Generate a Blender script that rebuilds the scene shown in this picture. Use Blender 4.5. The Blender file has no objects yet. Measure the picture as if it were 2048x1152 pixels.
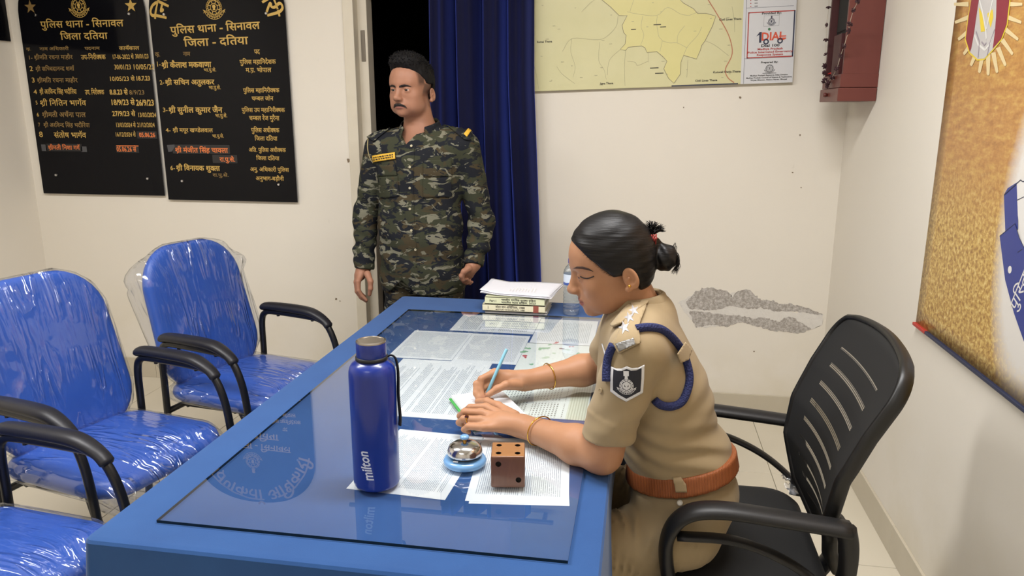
import bpy, bmesh, math, random
import numpy as np
from mathutils import Vector, Matrix, Euler

SC = bpy.context.scene
COL = SC.collection
PI = math.pi
rng = random.Random(7)

# ------------------------------------------------------------------ camera
F_PX = 1503.0
_yc = Vector(((1290 - 1024) / F_PX, (576 - 223) / F_PX, -1.0)).normalized()
_pt = math.atan(353 / F_PX)
_up = Vector((0.0, math.cos(_pt), math.sin(_pt)))
_zc = (_up - _yc * _up.dot(_yc)).normalized()
_xc = _yc.cross(_zc)
cam_d = bpy.data.cameras.new('camera')
cam_d.sensor_width = 36.0
cam_d.lens = 36.0 * F_PX / 2048
cam_d.clip_start = 0.05
cam = bpy.data.objects.new('camera', cam_d)
COL.objects.link(cam)
cam.matrix_world = Matrix.Translation((0, 0, 1.5)) @ Matrix((_xc, _yc, _zc)).to_4x4()
SC.camera = cam

# ------------------------------------------------------------------ world, lights, exposure
w = bpy.data.worlds.new('world'); SC.world = w
w.use_nodes = True
w.node_tree.nodes['Background'].inputs[0].default_value = (0.9, 0.93, 1.0, 1)
w.node_tree.nodes['Background'].inputs[1].default_value = 0.25
SC.view_settings.view_transform = 'Standard'
SC.view_settings.look = 'None'
SC.view_settings.exposure = -0.06
SC.view_settings.gamma = 1.0
SC.view_settings.use_curve_mapping = False
SC.cycles.use_denoising = True
SC.cycles.max_bounces = 6
SC.cycles.diffuse_bounces = 4
SC.cycles.glossy_bounces = 3
SC.cycles.transparent_max_bounces = 12
SC.cycles.use_adaptive_sampling = True
SC.cycles.adaptive_threshold = 0.05
SC.cycles.sample_clamp_indirect = 6.0

def area(name, loc, rot, sx, sy, power, col=(1, 0.99, 0.985)):
    l = bpy.data.lights.new(name, 'AREA'); l.shape = 'RECTANGLE'
    l.size = sx; l.size_y = sy; l.energy = power; l.color = col
    o = bpy.data.objects.new(name, l); COL.objects.link(o)
    o.location = loc; o.rotation_euler = rot
    return o
LIGHTS = [  # the room's tube lights: centre, z-rotation, length, power
    ((-1.85, 1.45, 2.86), 0.0, 1.2, 52),
    ((-0.05, 1.55, 2.86), 0.0, 1.2, 54),
    ((-0.9, -0.9, 2.86), 0.0, 1.2, 16),
]
for i, (c, rz, ln, pw) in enumerate(LIGHTS):
    area('tube_lamp', (c[0], c[1], c[2] - 0.075), (0, 0, rz), ln, 0.30, pw)

# ------------------------------------------------------------------ materials
M = {}
def lin(r, g, b):
    f = lambda c: (c / 255 / 12.92) if c / 255 <= 0.04045 else ((c / 255 + 0.055) / 1.055) ** 2.4
    return (f(r), f(g), f(b), 1.0)
class NT:
    def __init__(s, name):
        s.m = bpy.data.materials.new(name); s.m.use_nodes = True
        s.t = s.m.node_tree; s.n = s.t.nodes; s.l = s.t.links
        s.b = s.n['Principled BSDF']; s.out = s.n['Material Output']
        M[name] = s.m
    def node(s, typ, **kw):
        n = s.n.new(typ)
        for k, v in kw.items():
            if k.startswith('i_'):
                n.inputs[int(k[2:]) if k[2:].isdigit() else k[2:]].default_value = v
            else: setattr(n, k, v)
        return n
    def link(s, a, b): s.l.new(a, b)
    def coord(s, kind='Object', scale=(1, 1, 1), rot=(0, 0, 0), loc=(0, 0, 0)):
        t = s.node('ShaderNodeTexCoord'); mp = s.node('ShaderNodeMapping')
        mp.inputs['Scale'].default_value = scale; mp.inputs['Rotation'].default_value = rot; mp.inputs['Location'].default_value = loc
        s.link(t.outputs[kind], mp.inputs[0]); return mp.outputs[0]
    def noise(s, vec, scale, detail=3, rough=0.5, dist=0.0):
        n = s.node('ShaderNodeTexNoise'); n.inputs['Scale'].default_value = scale; n.inputs['Detail'].default_value = detail
        n.inputs['Roughness'].default_value = rough; n.inputs['Distortion'].default_value = dist
        if vec is not None: s.link(vec, n.inputs['Vector'])
        return n.outputs['Fac']
    def ramp(s, fac, stops, interp='LINEAR'):
        r = s.node('ShaderNodeValToRGB'); e = r.color_ramp.elements; r.color_ramp.interpolation = interp
        while len(e) < len(stops): e.new(0.5)
        for k, (p, c) in enumerate(stops):
            e[k].position = p; e[k].color = c if len(c) == 4 else (*c, 1)
        s.link(fac, r.inputs[0]); return r.outputs[0]
    def mix(s, fac, a, b, mode='MIX'):
        n = s.node('ShaderNodeMix', data_type='RGBA', blend_type=mode)
        for sock, v in ((n.inputs[0], fac), (n.inputs[6], a), (n.inputs[7], b)):
            if isinstance(v, (int, float)): sock.default_value = v
            elif isinstance(v, tuple): sock.default_value = v
            else: s.link(v, sock)
        return n.outputs[2]
    def math(s, op, a, b=None, c=None):
        n = s.node('ShaderNodeMath', operation=op)
        for k, v in enumerate((a, b, c)):
            if v is None: continue
            if isinstance(v, (int, float)): n.inputs[k].default_value = v
            else: s.link(v, n.inputs[k])
        return n.outputs[0]
    def sep(s, vec):
        n = s.node('ShaderNodeSeparateXYZ'); s.link(vec, n.inputs[0]); return n.outputs
    def bump(s, h, strength=0.2, dist=0.01):
        n = s.node('ShaderNodeBump'); n.inputs['Strength'].default_value = strength; n.inputs['Distance'].default_value = dist
        s.link(h, n.inputs['Height']); s.link(n.outputs[0], s.b.inputs['Normal']); return n
    def set(s, **kw):
        for k, v in kw.items():
            k = {'col': 'Base Color', 'rough': 'Roughness', 'metal': 'Metallic', 'spec': 'Specular IOR Level', 'sheen': 'Sheen Weight',
                 'coat': 'Coat Weight', 'trans': 'Transmission Weight', 'ior': 'IOR', 'alpha': 'Alpha', 'sss': 'Subsurface Weight',
                 'sheenr': 'Sheen Roughness'}.get(k, k)
            if hasattr(v, 'is_linked') or hasattr(v, 'links'): s.link(v, s.b.inputs[k])
            else: s.b.inputs[k].default_value = v
        return s
def plain(name, rgb, rough=0.5, **kw):
    return NT(name).set(col=lin(*rgb), rough=rough, **kw)
def mottled(name, rgb, rgb2, scale=20, rough=0.6, bump=0.0, bscale=200, **kw):
    t = NT(name); v = t.coord()
    t.set(col=t.mix(t.noise(v, scale, 4), lin(*rgb), lin(*rgb2)), rough=rough, **kw)
    if bump: t.bump(t.noise(v, bscale, 3), bump, 0.002)
    return t
def thin_clear(name, tint=(0.97, 0.98, 1.0), ior=1.45, rough=0.02, floor=0.0, bump=None, haze=0.0, hazecol=(0.8, 0.85, 0.95, 1), gain=1.0):
    """thin clear sheet: see-through with Fresnel gloss (no refraction)"""
    t = NT(name); t.n.remove(t.b)
    tr = t.node('ShaderNodeBsdfTransparent'); tr.inputs[0].default_value = (*tint, 1)
    gl = t.node('ShaderNodeBsdfGlossy'); gl.inputs['Roughness'].default_value = rough
    f0 = ((ior - 1) / (ior + 1)) ** 2
    fr = t.node('ShaderNodeLayerWeight'); fr.inputs['Blend'].default_value = .5
    sch = t.math('ADD', f0, t.math('MULTIPLY', t.math('POWER', fr.outputs['Facing'], 5.0), 1 - f0))
    fac = t.math('MINIMUM', t.math('ADD', t.math('MULTIPLY', sch, gain), floor), 1.0)
    base = tr.outputs[0]
    if haze:
        df = t.node('ShaderNodeBsdfDiffuse'); df.inputs[0].default_value = hazecol
        mh = t.node('ShaderNodeMixShader'); mh.inputs[0].default_value = haze
        t.link(tr.outputs[0], mh.inputs[1]); t.link(df.outputs[0], mh.inputs[2]); base = mh.outputs[0]
    if bump:
        v = t.coord(); bn = t.node('ShaderNodeBump'); bn.inputs['Strength'].default_value = bump[0]; bn.inputs['Distance'].default_value = bump[2]
        t.link(t.noise(v, bump[1], 4, 0.6, 0.6), bn.inputs['Height'])
        t.link(bn.outputs[0], gl.inputs['Normal']); t.link(bn.outputs[0], fr.inputs['Normal'])
    mx = t.node('ShaderNodeMixShader'); t.link(fac, mx.inputs[0]); t.link(base, mx.inputs[1]); t.link(gl.outputs[0], mx.inputs[2])
    t.link(mx.outputs[0], t.out.inputs[0]); return t

# ------------------------------------------------------------------ object helpers
def tag(o, label=None, cat=None, group=None, kind=None):
    if label: o['label'] = label
    if cat: o['category'] = cat
    if group: o['group'] = group
    if kind: o['kind'] = kind
    return o
def link(name, me, mat=None, parent=None, smooth=False):
    o = bpy.data.objects.new(name, me); COL.objects.link(o)
    if mat is not None:
        for m_ in (mat if isinstance(mat, (list, tuple)) else [mat]):
            me.materials.append(M[m_] if isinstance(m_, str) else m_)
    if parent is not None: o.parent = parent
    if smooth: me.shade_smooth()
    return o
def thing(name, loc=(0, 0, 0), rz=0.0, label=None, cat=None, group=None):
    o = bpy.data.objects.new(name, None); COL.objects.link(o)
    o.empty_display_size = 0.05
    o.location = loc; o.rotation_euler = (0, 0, rz)
    return tag(o, label, cat, group)
def pd(name, verts, faces, mat=None, parent=None, smooth=False, uv=None):
    me = bpy.data.meshes.new(name); me.from_pydata([tuple(v) for v in verts], [], [tuple(f) for f in faces]); me.validate()
    if uv is not None:
        l = me.uv_layers.new(name='UVMap')
        for p in me.polygons:
            for li in p.loop_indices: l.data[li].uv = uv[me.loops[li].vertex_index]
    return link(name, me, mat, parent, smooth)
def copy_tree(o, parent=None):
    c = o.copy(); COL.objects.link(c); c.parent = parent
    for ch in list(o.children): copy_tree(ch, c)
    return c
class BM:
    """collects shapes in one bmesh"""
    def __init__(s): s.bm = bmesh.new()
    def box(s, c, d, rot=None, bevel=0.0, seg=2, mat=0):
        r = bmesh.ops.create_cube(s.bm, size=1.0); vs = r['verts']
        for v in vs: v.co = Vector((v.co.x * d[0], v.co.y * d[1], v.co.z * d[2]))
        fs = list({f for v in vs for f in v.link_faces})
        for f in fs: f.material_index = mat
        if bevel:
            es = list({e for v in vs for e in v.link_edges})
            rr = bmesh.ops.bevel(s.bm, geom=es, offset=bevel, segments=seg, profile=0.5, affect='EDGES')
            vs = list({v for f in rr['faces'] for v in f.verts} | {v for v in vs if v.is_valid})
        m = Matrix.Translation(c) @ (Euler(rot).to_matrix().to_4x4() if rot is not None else Matrix())
        bmesh.ops.transform(s.bm, matrix=m, verts=vs)
        return s
    def tube(s, pts, r, seg=10, cap=True, mat=0, flat=None, up=None):
        """tube along points; r number or list; flat=(a,b) gives an elliptic section"""
        pts = [Vector(p) for p in pts]; n = len(pts)
        rs = r if isinstance(r, (list, tuple)) else [r] * n
        prev = None; rings = []
        for i, p in enumerate(pts):
            t = (pts[min(i + 1, n - 1)] - pts[max(i - 1, 0)]).normalized()
            if prev is None:
                a = Vector(up) if up is not None else (Vector((0, 0, 1)) if abs(t.z) < 0.9 else Vector((1, 0, 0)))
                u = (a - t * a.dot(t)).normalized()
            else:
                u = (prev - t * prev.dot(t)).normalized()
            prev = u; v = t.cross(u)
            fa, fb = flat if flat else (1, 1)
            rings.append([s.bm.verts.new(p + (u * math.cos(2 * PI * k / seg) * fa + v * math.sin(2 * PI * k / seg) * fb) * rs[i]) for k in range(seg)])
        for i in range(n - 1):
            for k in range(seg):
                f = s.bm.faces.new((rings[i][k], rings[i][(k + 1) % seg], rings[i + 1][(k + 1) % seg], rings[i + 1][k])); f.material_index = mat
        if cap:
            s.bm.faces.new(rings[0][::-1]).material_index = mat; s.bm.faces.new(rings[-1]).material_index = mat
        return s
    def lathe(s, prof, c=(0, 0, 0), seg=32, mat=0, closed=False):
        """prof: (r, z) from bottom to top"""
        rings = []
        for r, z in prof:
            if r <= 1e-6: rings.append([s.bm.verts.new((c[0], c[1], c[2] + z))])
            else: rings.append([s.bm.verts.new((c[0] + r * math.cos(2 * PI * k / seg), c[1] + r * math.sin(2 * PI * k / seg), c[2] + z)) for k in range(seg)])
        for a, b in zip(rings[:-1], rings[1:]):
            for k in range(seg):
                k2 = (k + 1) % seg
                if len(a) == 1 and len(b) == 1: continue
                if len(a) == 1: q = (a[0], b[k2], b[k])
                elif len(b) == 1: q = (a[k], a[k2], b[0])
                else: q = (a[k], a[k2], b[k2], b[k])
                s.bm.faces.new(q).material_index = mat
        return s
    def poly(s, pts, z0, z1, mat=0, axis='z'):
        """extruded outline (x, y) between z0 and z1"""
        a = [s.bm.verts.new((p[0], p[1], z0)) for p in pts]; b = [s.bm.verts.new((p[0], p[1], z1)) for p in pts]
        n = len(pts)
        s.bm.faces.new(a[::-1]).material_index = mat; s.bm.faces.new(b).material_index = mat
        for k in range(n): s.bm.faces.new((a[k], a[(k + 1) % n], b[(k + 1) % n], b[k])).material_index = mat
        return s
    def xf(s, m): bmesh.ops.transform(s.bm, matrix=m, verts=s.bm.verts[:]); return s
    def obj(s, name, mat, parent=None, smooth=False, angle=None, normals=True):
        if normals: bmesh.ops.recalc_face_normals(s.bm, faces=s.bm.faces[:])
        me = bpy.data.meshes.new(name); s.bm.to_mesh(me); s.bm.free()
        o = link(name, me, mat, parent, smooth or angle is not None)
        if angle is not None: me.set_sharp_from_angle(angle=math.radians(angle))
        return o
def rrect(w_, h_, r, n=6, cx=0, cy=0):
    out = []
    for (sx, sy, a0) in ((1, 1, 0), (-1, 1, 90), (-1, -1, 180), (1, -1, 270)):
        for k in range(n + 1):
            a = math.radians(a0 + 90 * k / n)
            out.append((cx + sx * (w_ / 2 - r) + r * math.cos(a), cy + sy * (h_ / 2 - r) + r * math.sin(a)))
    return out
def bez(pts, n=12):
    """smooth curve (Catmull-Rom) through points"""
    P = [np.array(p, float) for p in pts]; P = [2 * P[0] - P[1]] + P + [2 * P[-1] - P[-2]]
    out = []
    for i in range(1, len(P) - 2):
        for k in range(n):
            t = k / n
            out.append(0.5 * ((2 * P[i]) + (-P[i - 1] + P[i + 1]) * t + (2 * P[i - 1] - 5 * P[i] + 4 * P[i + 1] - P[i + 2]) * t * t + (-P[i - 1] + 3 * P[i] - 3 * P[i + 1] + P[i + 2]) * t ** 3))
    out.append(P[-2]); return [tuple(p) for p in out]

# ------------------------------------------------------------------ lettering (with a small Devanagari shaper)
_GL = {}
def _raw(ch, bold):
    c = bpy.data.curves.new('glyph', 'FONT'); c.body = ch; c.size = 1.0; c.resolution_u = 2; c.offset = bold
    o = bpy.data.objects.new('glyph', c); COL.objects.link(o)
    dg = bpy.context.evaluated_depsgraph_get(); e = o.evaluated_get(dg); m = e.to_mesh()
    v = np.array([x.co[:2] for x in m.vertices]).reshape(-1, 2); f = [tuple(p.vertices) for p in m.polygons]
    e.to_mesh_clear(); bpy.data.objects.remove(o); bpy.data.curves.remove(c)
    return v, f
def glyph(ch, bold):
    k = (ch, bold)
    if k not in _GL:
        v, f = _raw(ch, bold)
        bar, _ = _raw('I', bold); two, _ = _raw(ch + 'I', bold)
        adv = (two[:, 0].max() - bar[:, 0].max()) if len(two) else 0.3
        _GL[k] = (v, f, adv)
    return _GL[k]
def clip_half(v, f, xmax):
    """half form: drop the right stem"""
    bm = bmesh.new(); vs = [bm.verts.new((x, y, 0)) for x, y in v]
    for q in f:
        try: bm.faces.new([vs[i] for i in q])
        except ValueError: pass
    bmesh.ops.bisect_plane(bm, geom=bm.verts[:] + bm.edges[:] + bm.faces[:], plane_co=(xmax, 0, 0), plane_no=(1, 0, 0), clear_outer=True)
    bm.verts.index_update(); bm.verts.ensure_lookup_table()
    v2 = np.array([x.co[:2] for x in bm.verts]).reshape(-1, 2); f2 = [tuple(x.index for x in q.verts) for q in bm.faces]
    bm.free(); return v2, f2
CONS = set(chr(c) for c in range(0x915, 0x93A)); VIR = '\u094d'
ROUND = set('कफदडटठढरहछझङ')
def layout(text, bold=0.012):
    """returns verts (n,2), faces, width at size 1"""
    V = []; Fc = []; x = 0.0; n0 = 0
    def put(v, f, dx, dy=0.0):
        nonlocal n0
        if len(v) == 0: return
        V.append(v + np.array([dx, dy])); Fc.extend(tuple(i + n0 for i in q) for q in f); n0 += len(v)
    i = 0
    while i < len(text):
        ch = text[i]
        if ch in CONS:
            cl = [ch]; j = i + 1
            while j + 1 < len(text) and text[j] == VIR and text[j + 1] in CONS: cl.append(text[j + 1]); j += 2
            marks = []
            while j < len(text) and 0x900 <= ord(text[j]) <= 0x963 and text[j] not in CONS and not (0x904 <= ord(text[j]) <= 0x914): marks.append(text[j]); j += 1
            reph = len(cl) > 1 and cl[0] == 'र'
            if reph: cl = cl[1:]
            rak = len(cl) > 1 and cl[-1] == 'र'
            if rak: cl = cl[:-1]
            if 'ि' in marks:
                v, f, a = glyph('ि', bold); put(v, f, x); x += min(a, 0.29); marks.remove('ि')
            for k, c in enumerate(cl):
                v, f, a = glyph(c, bold)
                if k < len(cl) - 1:
                    cut = a * 0.62 if c in ROUND else a - 0.175
                    v, f = clip_half(v, f, cut); put(v, f, x); x += cut - 0.02
                else: put(v, f, x); x += a
            if rak:
                v, f, a = glyph(VIR, bold); put(v * np.array([-1, 1]), [q[::-1] for q in f], x - 0.30, 0.10)
            for m_ in marks:
                v, f, a = glyph(m_, bold); put(v, f, x); x += max(a, 0)
            if reph:
                v, f, a = glyph('ॅ', bold); put(v * np.array([0.8, 1.0]), f, x - 0.02)
            i = j; continue
        if ch == ' ': x += 0.28
        else:
            v, f, a = glyph(ch, bold); put(v, f, x); x += a
        i += 1
    return (np.vstack(V) if V else np.zeros((0, 2))), Fc, x
class Print:
    """flat lettering collected as one thin mesh on a plane (u, v axes)"""
    def __init__(s): s.V = []; s.F = []; s.n = 0; s.m = []
    def add(s, v, f, mat=0, z=0.0):
        v = np.asarray(v, float).reshape(-1, 2)
        s.V.append(np.hstack([v, np.full((len(v), 1), z)])); s.F.extend(tuple(i + s.n for i in q) for q in f); s.m.extend([mat] * len(f)); s.n += len(v)
    def text(s, t, x, y, size, align='l', bold=0.012, mat=0, width=None, rot=0.0, z=0.0):
        if bold > .013 and any(ord(c) > 0x900 for c in t):     # bolder strokes: the word laid down a few times
            e = (bold - .010) * size
            for k, (a, b) in enumerate(((-e, 0), (e, 0), (0, e * .7), (0, -e * .7))): s.text(t, x + a, y + b, size, align, .010, mat, width, rot, z + k * .00006)
            return
        v, f, w_ = layout(t, bold)
        if len(v) == 0: return
        sx = size if width is None else width / max(w_, 1e-3)
        ox = {'l': 0, 'c': -w_ / 2, 'r': -w_}[align]
        p = np.stack([(v[:, 0] + ox) * sx, v[:, 1] * size], 1)
        if rot: c, s_ = math.cos(rot), math.sin(rot); p = p @ np.array([[c, s_], [-s_, c]])
        s.add(p + np.array([x, y]), f, mat, z)
    def arc(s, t, cx, cy, r, a0, a1, size, bold=0.015, mat=0, z=0.0):
        if bold > .013:
            e = (bold - .010) * size
            for k, a in enumerate((-e, 0, e)): s.arc(t, cx, cy, r + a * .5, a0 - a / r, a1 - a / r, size, .010, mat, z + k * .00006)
            return
        v, f, w_ = layout(t, bold)
        th = a0 + (a1 - a0) * v[:, 0] / w_; rr = r + v[:, 1] * size
        s.add(np.stack([cx + rr * np.cos(th), cy + rr * np.sin(th)], 1), f, mat, z)
    def poly(s, pts, mat=0, z=0.0): s.add(pts, [tuple(range(len(pts)))], mat, z)
    def rect(s, x0, y0, x1, y1, mat=0, z=0.0): s.poly([(x0, y0), (x1, y0), (x1, y1), (x0, y1)], mat, z)
    def ring(s, cx, cy, r0, r1, a0=0, a1=2 * PI, n=24, mat=0, sx=1.0, z=0.0):
        v = []; f = []
        for k in range(n + 1):
            a = a0 + (a1 - a0) * k / n
            v += [(cx + sx * r0 * math.cos(a), cy + r0 * math.sin(a)), (cx + sx * r1 * math.cos(a), cy + r1 * math.sin(a))]
        for k in range(n): f.append((2 * k, 2 * k + 1, 2 * k + 3, 2 * k + 2))
        s.add(v, f, mat, z)
    def line(s, pts, w_, mat=0, z=0.0):
        p = np.array(pts, float); v = []; f = []
        for i in range(len(p)):
            t = p[min(i + 1, len(p) - 1)] - p[max(i - 1, 0)]; t = t / (np.linalg.norm(t) + 1e-9); nn = np.array([-t[1], t[0]]) * w_ / 2
            v += [p[i] - nn, p[i] + nn]
        for i in range(len(p) - 1): f.append((2 * i, 2 * i + 2, 2 * i + 3, 2 * i + 1))
        s.add(v, f, mat, z)
    def star(s, cx, cy, r, mat=0, rot=PI / 2, n=5, inner=0.4, z=0.0):
        s.poly([(cx + (r if k % 2 == 0 else r * inner) * math.cos(rot + PI * k / n), cy + (r if k % 2 == 0 else r * inner) * math.sin(rot + PI * k / n)) for k in range(2 * n)], mat, z)
    def emblem(s, cx, cy, r, mat=0, capital=True, z=0.0):
        """round police crest: petalled wheel, lion capital, scroll below"""
        s.ring(cx, cy, r * 0.60, r * 0.70, mat=mat, z=z); s.ring(cx, cy, r * 0.78, r * 0.84, mat=mat, z=z)
        for k in range(12):
            a = 2 * PI * k / 12
            s.ring(cx + r * 0.75 * math.cos(a), cy + r * 0.75 * math.sin(a), r * 0.05, r * 0.12, n=8, mat=mat, z=z)
        for k in range(8):
            a = 2 * PI * k / 8 + PI / 8
            s.line([(cx + r * 0.36 * math.cos(a), cy + r * 0.36 * math.sin(a)), (cx + r * 0.6 * math.cos(a), cy + r * 0.6 * math.sin(a))], r * 0.07, mat, z)
        s.ring(cx, cy, r * 0.34, r * 0.40, mat=mat, z=z)
        s.poly([(cx - r * .16, cy - r * .24), (cx + r * .16, cy - r * .24), (cx + r * .1, cy - r * .1), (cx + r * .2, cy + r * .08), (cx + r * .1, cy + r * .26), (cx - r * .1, cy + r * .26), (cx - r * .2, cy + r * .08), (cx - r * .1, cy - r * .1)], mat, z)
        for rr in (0.88, 1.06): s.ring(cx, cy, r * rr, r * (rr + 0.05), math.radians(200), math.radians(340), 18, mat, z=z)
        for k in range(9):
            a = math.radians(206 + 16 * k); s.ring(cx + r * 0.995 * math.cos(a), cy + r * 0.995 * math.sin(a), 0.0, r * 0.05, n=6, mat=mat, z=z)
        for sgn in (-1, 1):
            s.poly([(cx + sgn * r * .86, cy - r * .3), (cx + sgn * r * 1.2, cy - r * .16), (cx + sgn * r * 1.08, cy - r * .36), (cx + sgn * r * 1.16, cy - r * .52)], mat, z)
        if capital:
            s.poly([(cx - r * .18, cy + r * .86), (cx + r * .18, cy + r * .86), (cx + r * .22, cy + r * 1.0), (cx + r * .15, cy + r * 1.06), (cx + r * .2, cy + r * 1.3), (cx + r * .1, cy + r * 1.42), (cx - r * .1, cy + r * 1.42), (cx - r * .2, cy + r * 1.3), (cx - r * .15, cy + r * 1.06), (cx - r * .22, cy + r * 1.0)], mat, z)
    def obj(s, name, mats, origin, u, v, parent=None):
        o = Vector(origin); u = Vector(u); v = Vector(v); nn = u.cross(v)
        P_ = np.vstack(s.V)
        W = np.array(o)[None] + P_[:, :1] * np.array(u)[None] + P_[:, 1:2] * np.array(v)[None] + P_[:, 2:3] * np.array(nn)[None]
        me = bpy.data.meshes.new(name); me.from_pydata(W.tolist(), [], s.F)
        me.polygons.foreach_set('material_index', s.m); me.update()
        return link(name, me, mats, parent)
# ------------------------------------------------------------------ pixel ray -> point on a real plane of the room
_RM = Matrix((_xc, _yc, _zc))
def _ray(u, v): return _RM @ Vector(((u - 1024) / F_PX, -(v - 576) / F_PX, -1.0))
def at_y(u, v, y): d = _ray(u, v); t = y / d.y; return Vector((d.x * t, y, 1.5 + d.z * t))
def at_x(u, v, x): d = _ray(u, v); t = x / d.x; return Vector((x, d.y * t, 1.5 + d.z * t))
def at_z(u, v, z): d = _ray(u, v); t = (z - 1.5) / d.z; return Vector((d.x * t, d.y * t, z))

XL, XR, YB, YF, ZC = -3.36, 0.905, 3.72, -1.7, 2.92

# wall paint: cream, faint blotches, ochre damp tint low down
t = NT('wall_paint'); v = t.coord()
base = t.mix(t.noise(v, 1.3, 4), lin(225, 218, 205), lin(232, 226, 215))
sx = t.sep(v)
low = t.math('MULTIPLY', t.ramp(sx[2], [(0.0, (1, 1, 1)), (0.6, (0, 0, 0))]), t.ramp(t.noise(v, 3.2, 5), [(0.42, (0, 0, 0)), (0.62, (1, 1, 1))]))
base = t.mix(t.math('MULTIPLY', low, 0.45), base, lin(208, 196, 166))
scuff = t.ramp(t.noise(t.coord(scale=(1, 1, 0.35)), 26, 5, 0.7), [(0.70, (0, 0, 0)), (0.78, (1, 1, 1))])
base = t.mix(t.math('MULTIPLY', scuff, 0.14), base, lin(150, 140, 122))
t.set(col=base, rough=0.62, spec=0.3); t.bump(t.noise(v, 60, 4), 0.06, 0.004)
t = NT('ceiling_paint').set(col=lin(228, 224, 214), rough=0.8)
t = NT('tile'); v = t.coord('Object')
t.set(col=t.mix(t.noise(v, 2.2, 5, 0.6), lin(205, 196, 176), lin(214, 206, 188)), rough=0.28, spec=0.4)
plain('grout', (120, 110, 94), 0.9)
t = NT('skirting_tile'); v = t.coord()
t.set(col=t.mix(t.noise(v, 9, 5), lin(186, 176, 156), lin(198, 189, 170)), rough=0.4)
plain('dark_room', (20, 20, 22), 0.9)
mottled('frame_paint', (222, 214, 196), (208, 199, 180), 12, 0.5)
plain('strike_metal', (120, 112, 100), 0.45, metal=0.6)
plain('soot', (52, 46, 40), 0.9)

def structure(name, bmx, mat, parent=None, **kw):
    o = bmx.obj(name, mat, parent, **kw)
    if parent is None: o['kind'] = 'structure'
    return o
DX0, DX1, DZ = -1.485, -0.60, 2.14       # doorway in the back wall
T = 0.14
structure('wall_left', BM().box((XL - T / 2, (YB + YF) / 2, ZC / 2), (T, YB - YF, ZC)), 'wall_paint')
structure('wall_right', BM().box((XR + T / 2, (YB + YF) / 2, ZC / 2), (T, YB - YF, ZC)), 'wall_paint')
structure('wall_front', BM().box(((XL + XR) / 2, YF - T / 2, ZC / 2), (XR - XL + 2 * T, T, ZC)), 'wall_paint')
wb = BM()
wb.box(((XL - T + DX0) / 2, YB + T / 2, ZC / 2), (DX0 - XL + T, T, ZC))
wb.box(((DX1 + XR + T) / 2, YB + T / 2, ZC / 2), (XR + T - DX1, T, ZC))
wb.box(((DX0 + DX1) / 2, YB + T / 2, (DZ + ZC) / 2), (DX1 - DX0, T, ZC - DZ))
wall_back = structure('wall_back', wb, 'wall_paint')
structure('ceiling', BM().box(((XL + XR) / 2, (YB + YF) / 2, ZC + 0.05), (XR - XL + 2 * T, YB - YF + 2 * T, 0.1)), 'ceiling_paint')
# unlit room behind the doorway, its darkness painted into near-black walls
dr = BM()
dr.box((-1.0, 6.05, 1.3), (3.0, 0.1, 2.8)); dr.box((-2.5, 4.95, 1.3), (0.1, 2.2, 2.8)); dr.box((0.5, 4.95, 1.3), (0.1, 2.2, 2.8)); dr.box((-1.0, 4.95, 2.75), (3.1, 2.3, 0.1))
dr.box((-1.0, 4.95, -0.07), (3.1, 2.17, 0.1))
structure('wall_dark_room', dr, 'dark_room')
# floor: bed of grout, each tile a piece of its own
floor = structure('floor', BM().box(((XL + XR) / 2, (YB + YF) / 2, -0.06), (XR - XL, YB - YF, 0.1)), 'grout')
TS = 0.64; g = 0.0025
tile_bm = BM().box((0, 0, -0.006), (TS - g, TS - g, 0.012), bevel=0.0012, seg=1)
tile_o = tile_bm.obj('tile', 'tile', floor); tile_me = tile_o.data
xs = [0.27 - TS * k for k in range(-1, 7)]; ys = [YB - TS / 2 - TS * k for k in range(0, 9)]
first = True
for x in xs:
    for y in ys:
        x0, x1, y0, y1 = max(x - TS / 2, XL + .001), min(x + TS / 2, XR - .001), max(y - TS / 2, YF + .001), min(y + TS / 2, YB - .001)
        if x1 - x0 < 0.05 or y1 - y0 < 0.05: continue
        o = tile_o if first else tile_o.copy()
        if not first: COL.objects.link(o); o.parent = floor
        first = False
        o.location = ((x0 + x1) / 2, (y0 + y1) / 2, 0.0); o.scale = ((x1 - x0) / TS, (y1 - y0) / TS, 1)
# skirting, one tile after the other
def skirting(name, a, b, nrm, h=0.112):
    a = Vector(a); b = Vector(b); L = (b - a).length; d = (b - a) / L; n = max(1, round(L / 0.6)); root = None
    ang = math.atan2(d.y, d.x)
    for k in range(n):
        l = L / n; c = a + d * (l * (k + .5)) + Vector(nrm) * 0.005
        bmx = BM().box((0, 0, 0), (l - 0.0015, 0.010, h), bevel=0.001, seg=1)
        o = bmx.obj(name if root is None else 'skirting_tile', 'skirting_tile', None if root is None else root)
        if root is None: root = o; o['kind'] = 'structure'; o.location = (c.x, c.y, h / 2); o.rotation_euler = (0, 0, ang)
        else:
            o.matrix_parent_inverse = (Matrix.Translation(root.location) @ Matrix.Rotation(ang, 4, 'Z')).inverted()
            o.location = (c.x, c.y, h / 2); o.rotation_euler = (0, 0, ang)
    return root
skirting('baseboard_back_left', (XL + .012, YB, 0), (DX0 - 0.002, YB, 0), (0, -1, 0))
skirting('baseboard_back_right', (DX1 + 0.09, YB, 0), (XR - .012, YB, 0), (0, -1, 0))
skirting('baseboard_right', (XR, YF + .02, 0), (XR, YB - .001, 0), (-1, 0, 0))
skirting('baseboard_left', (XL, YF + .02, 0), (XL, YB - .001, 0), (1, 0, 0))

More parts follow.
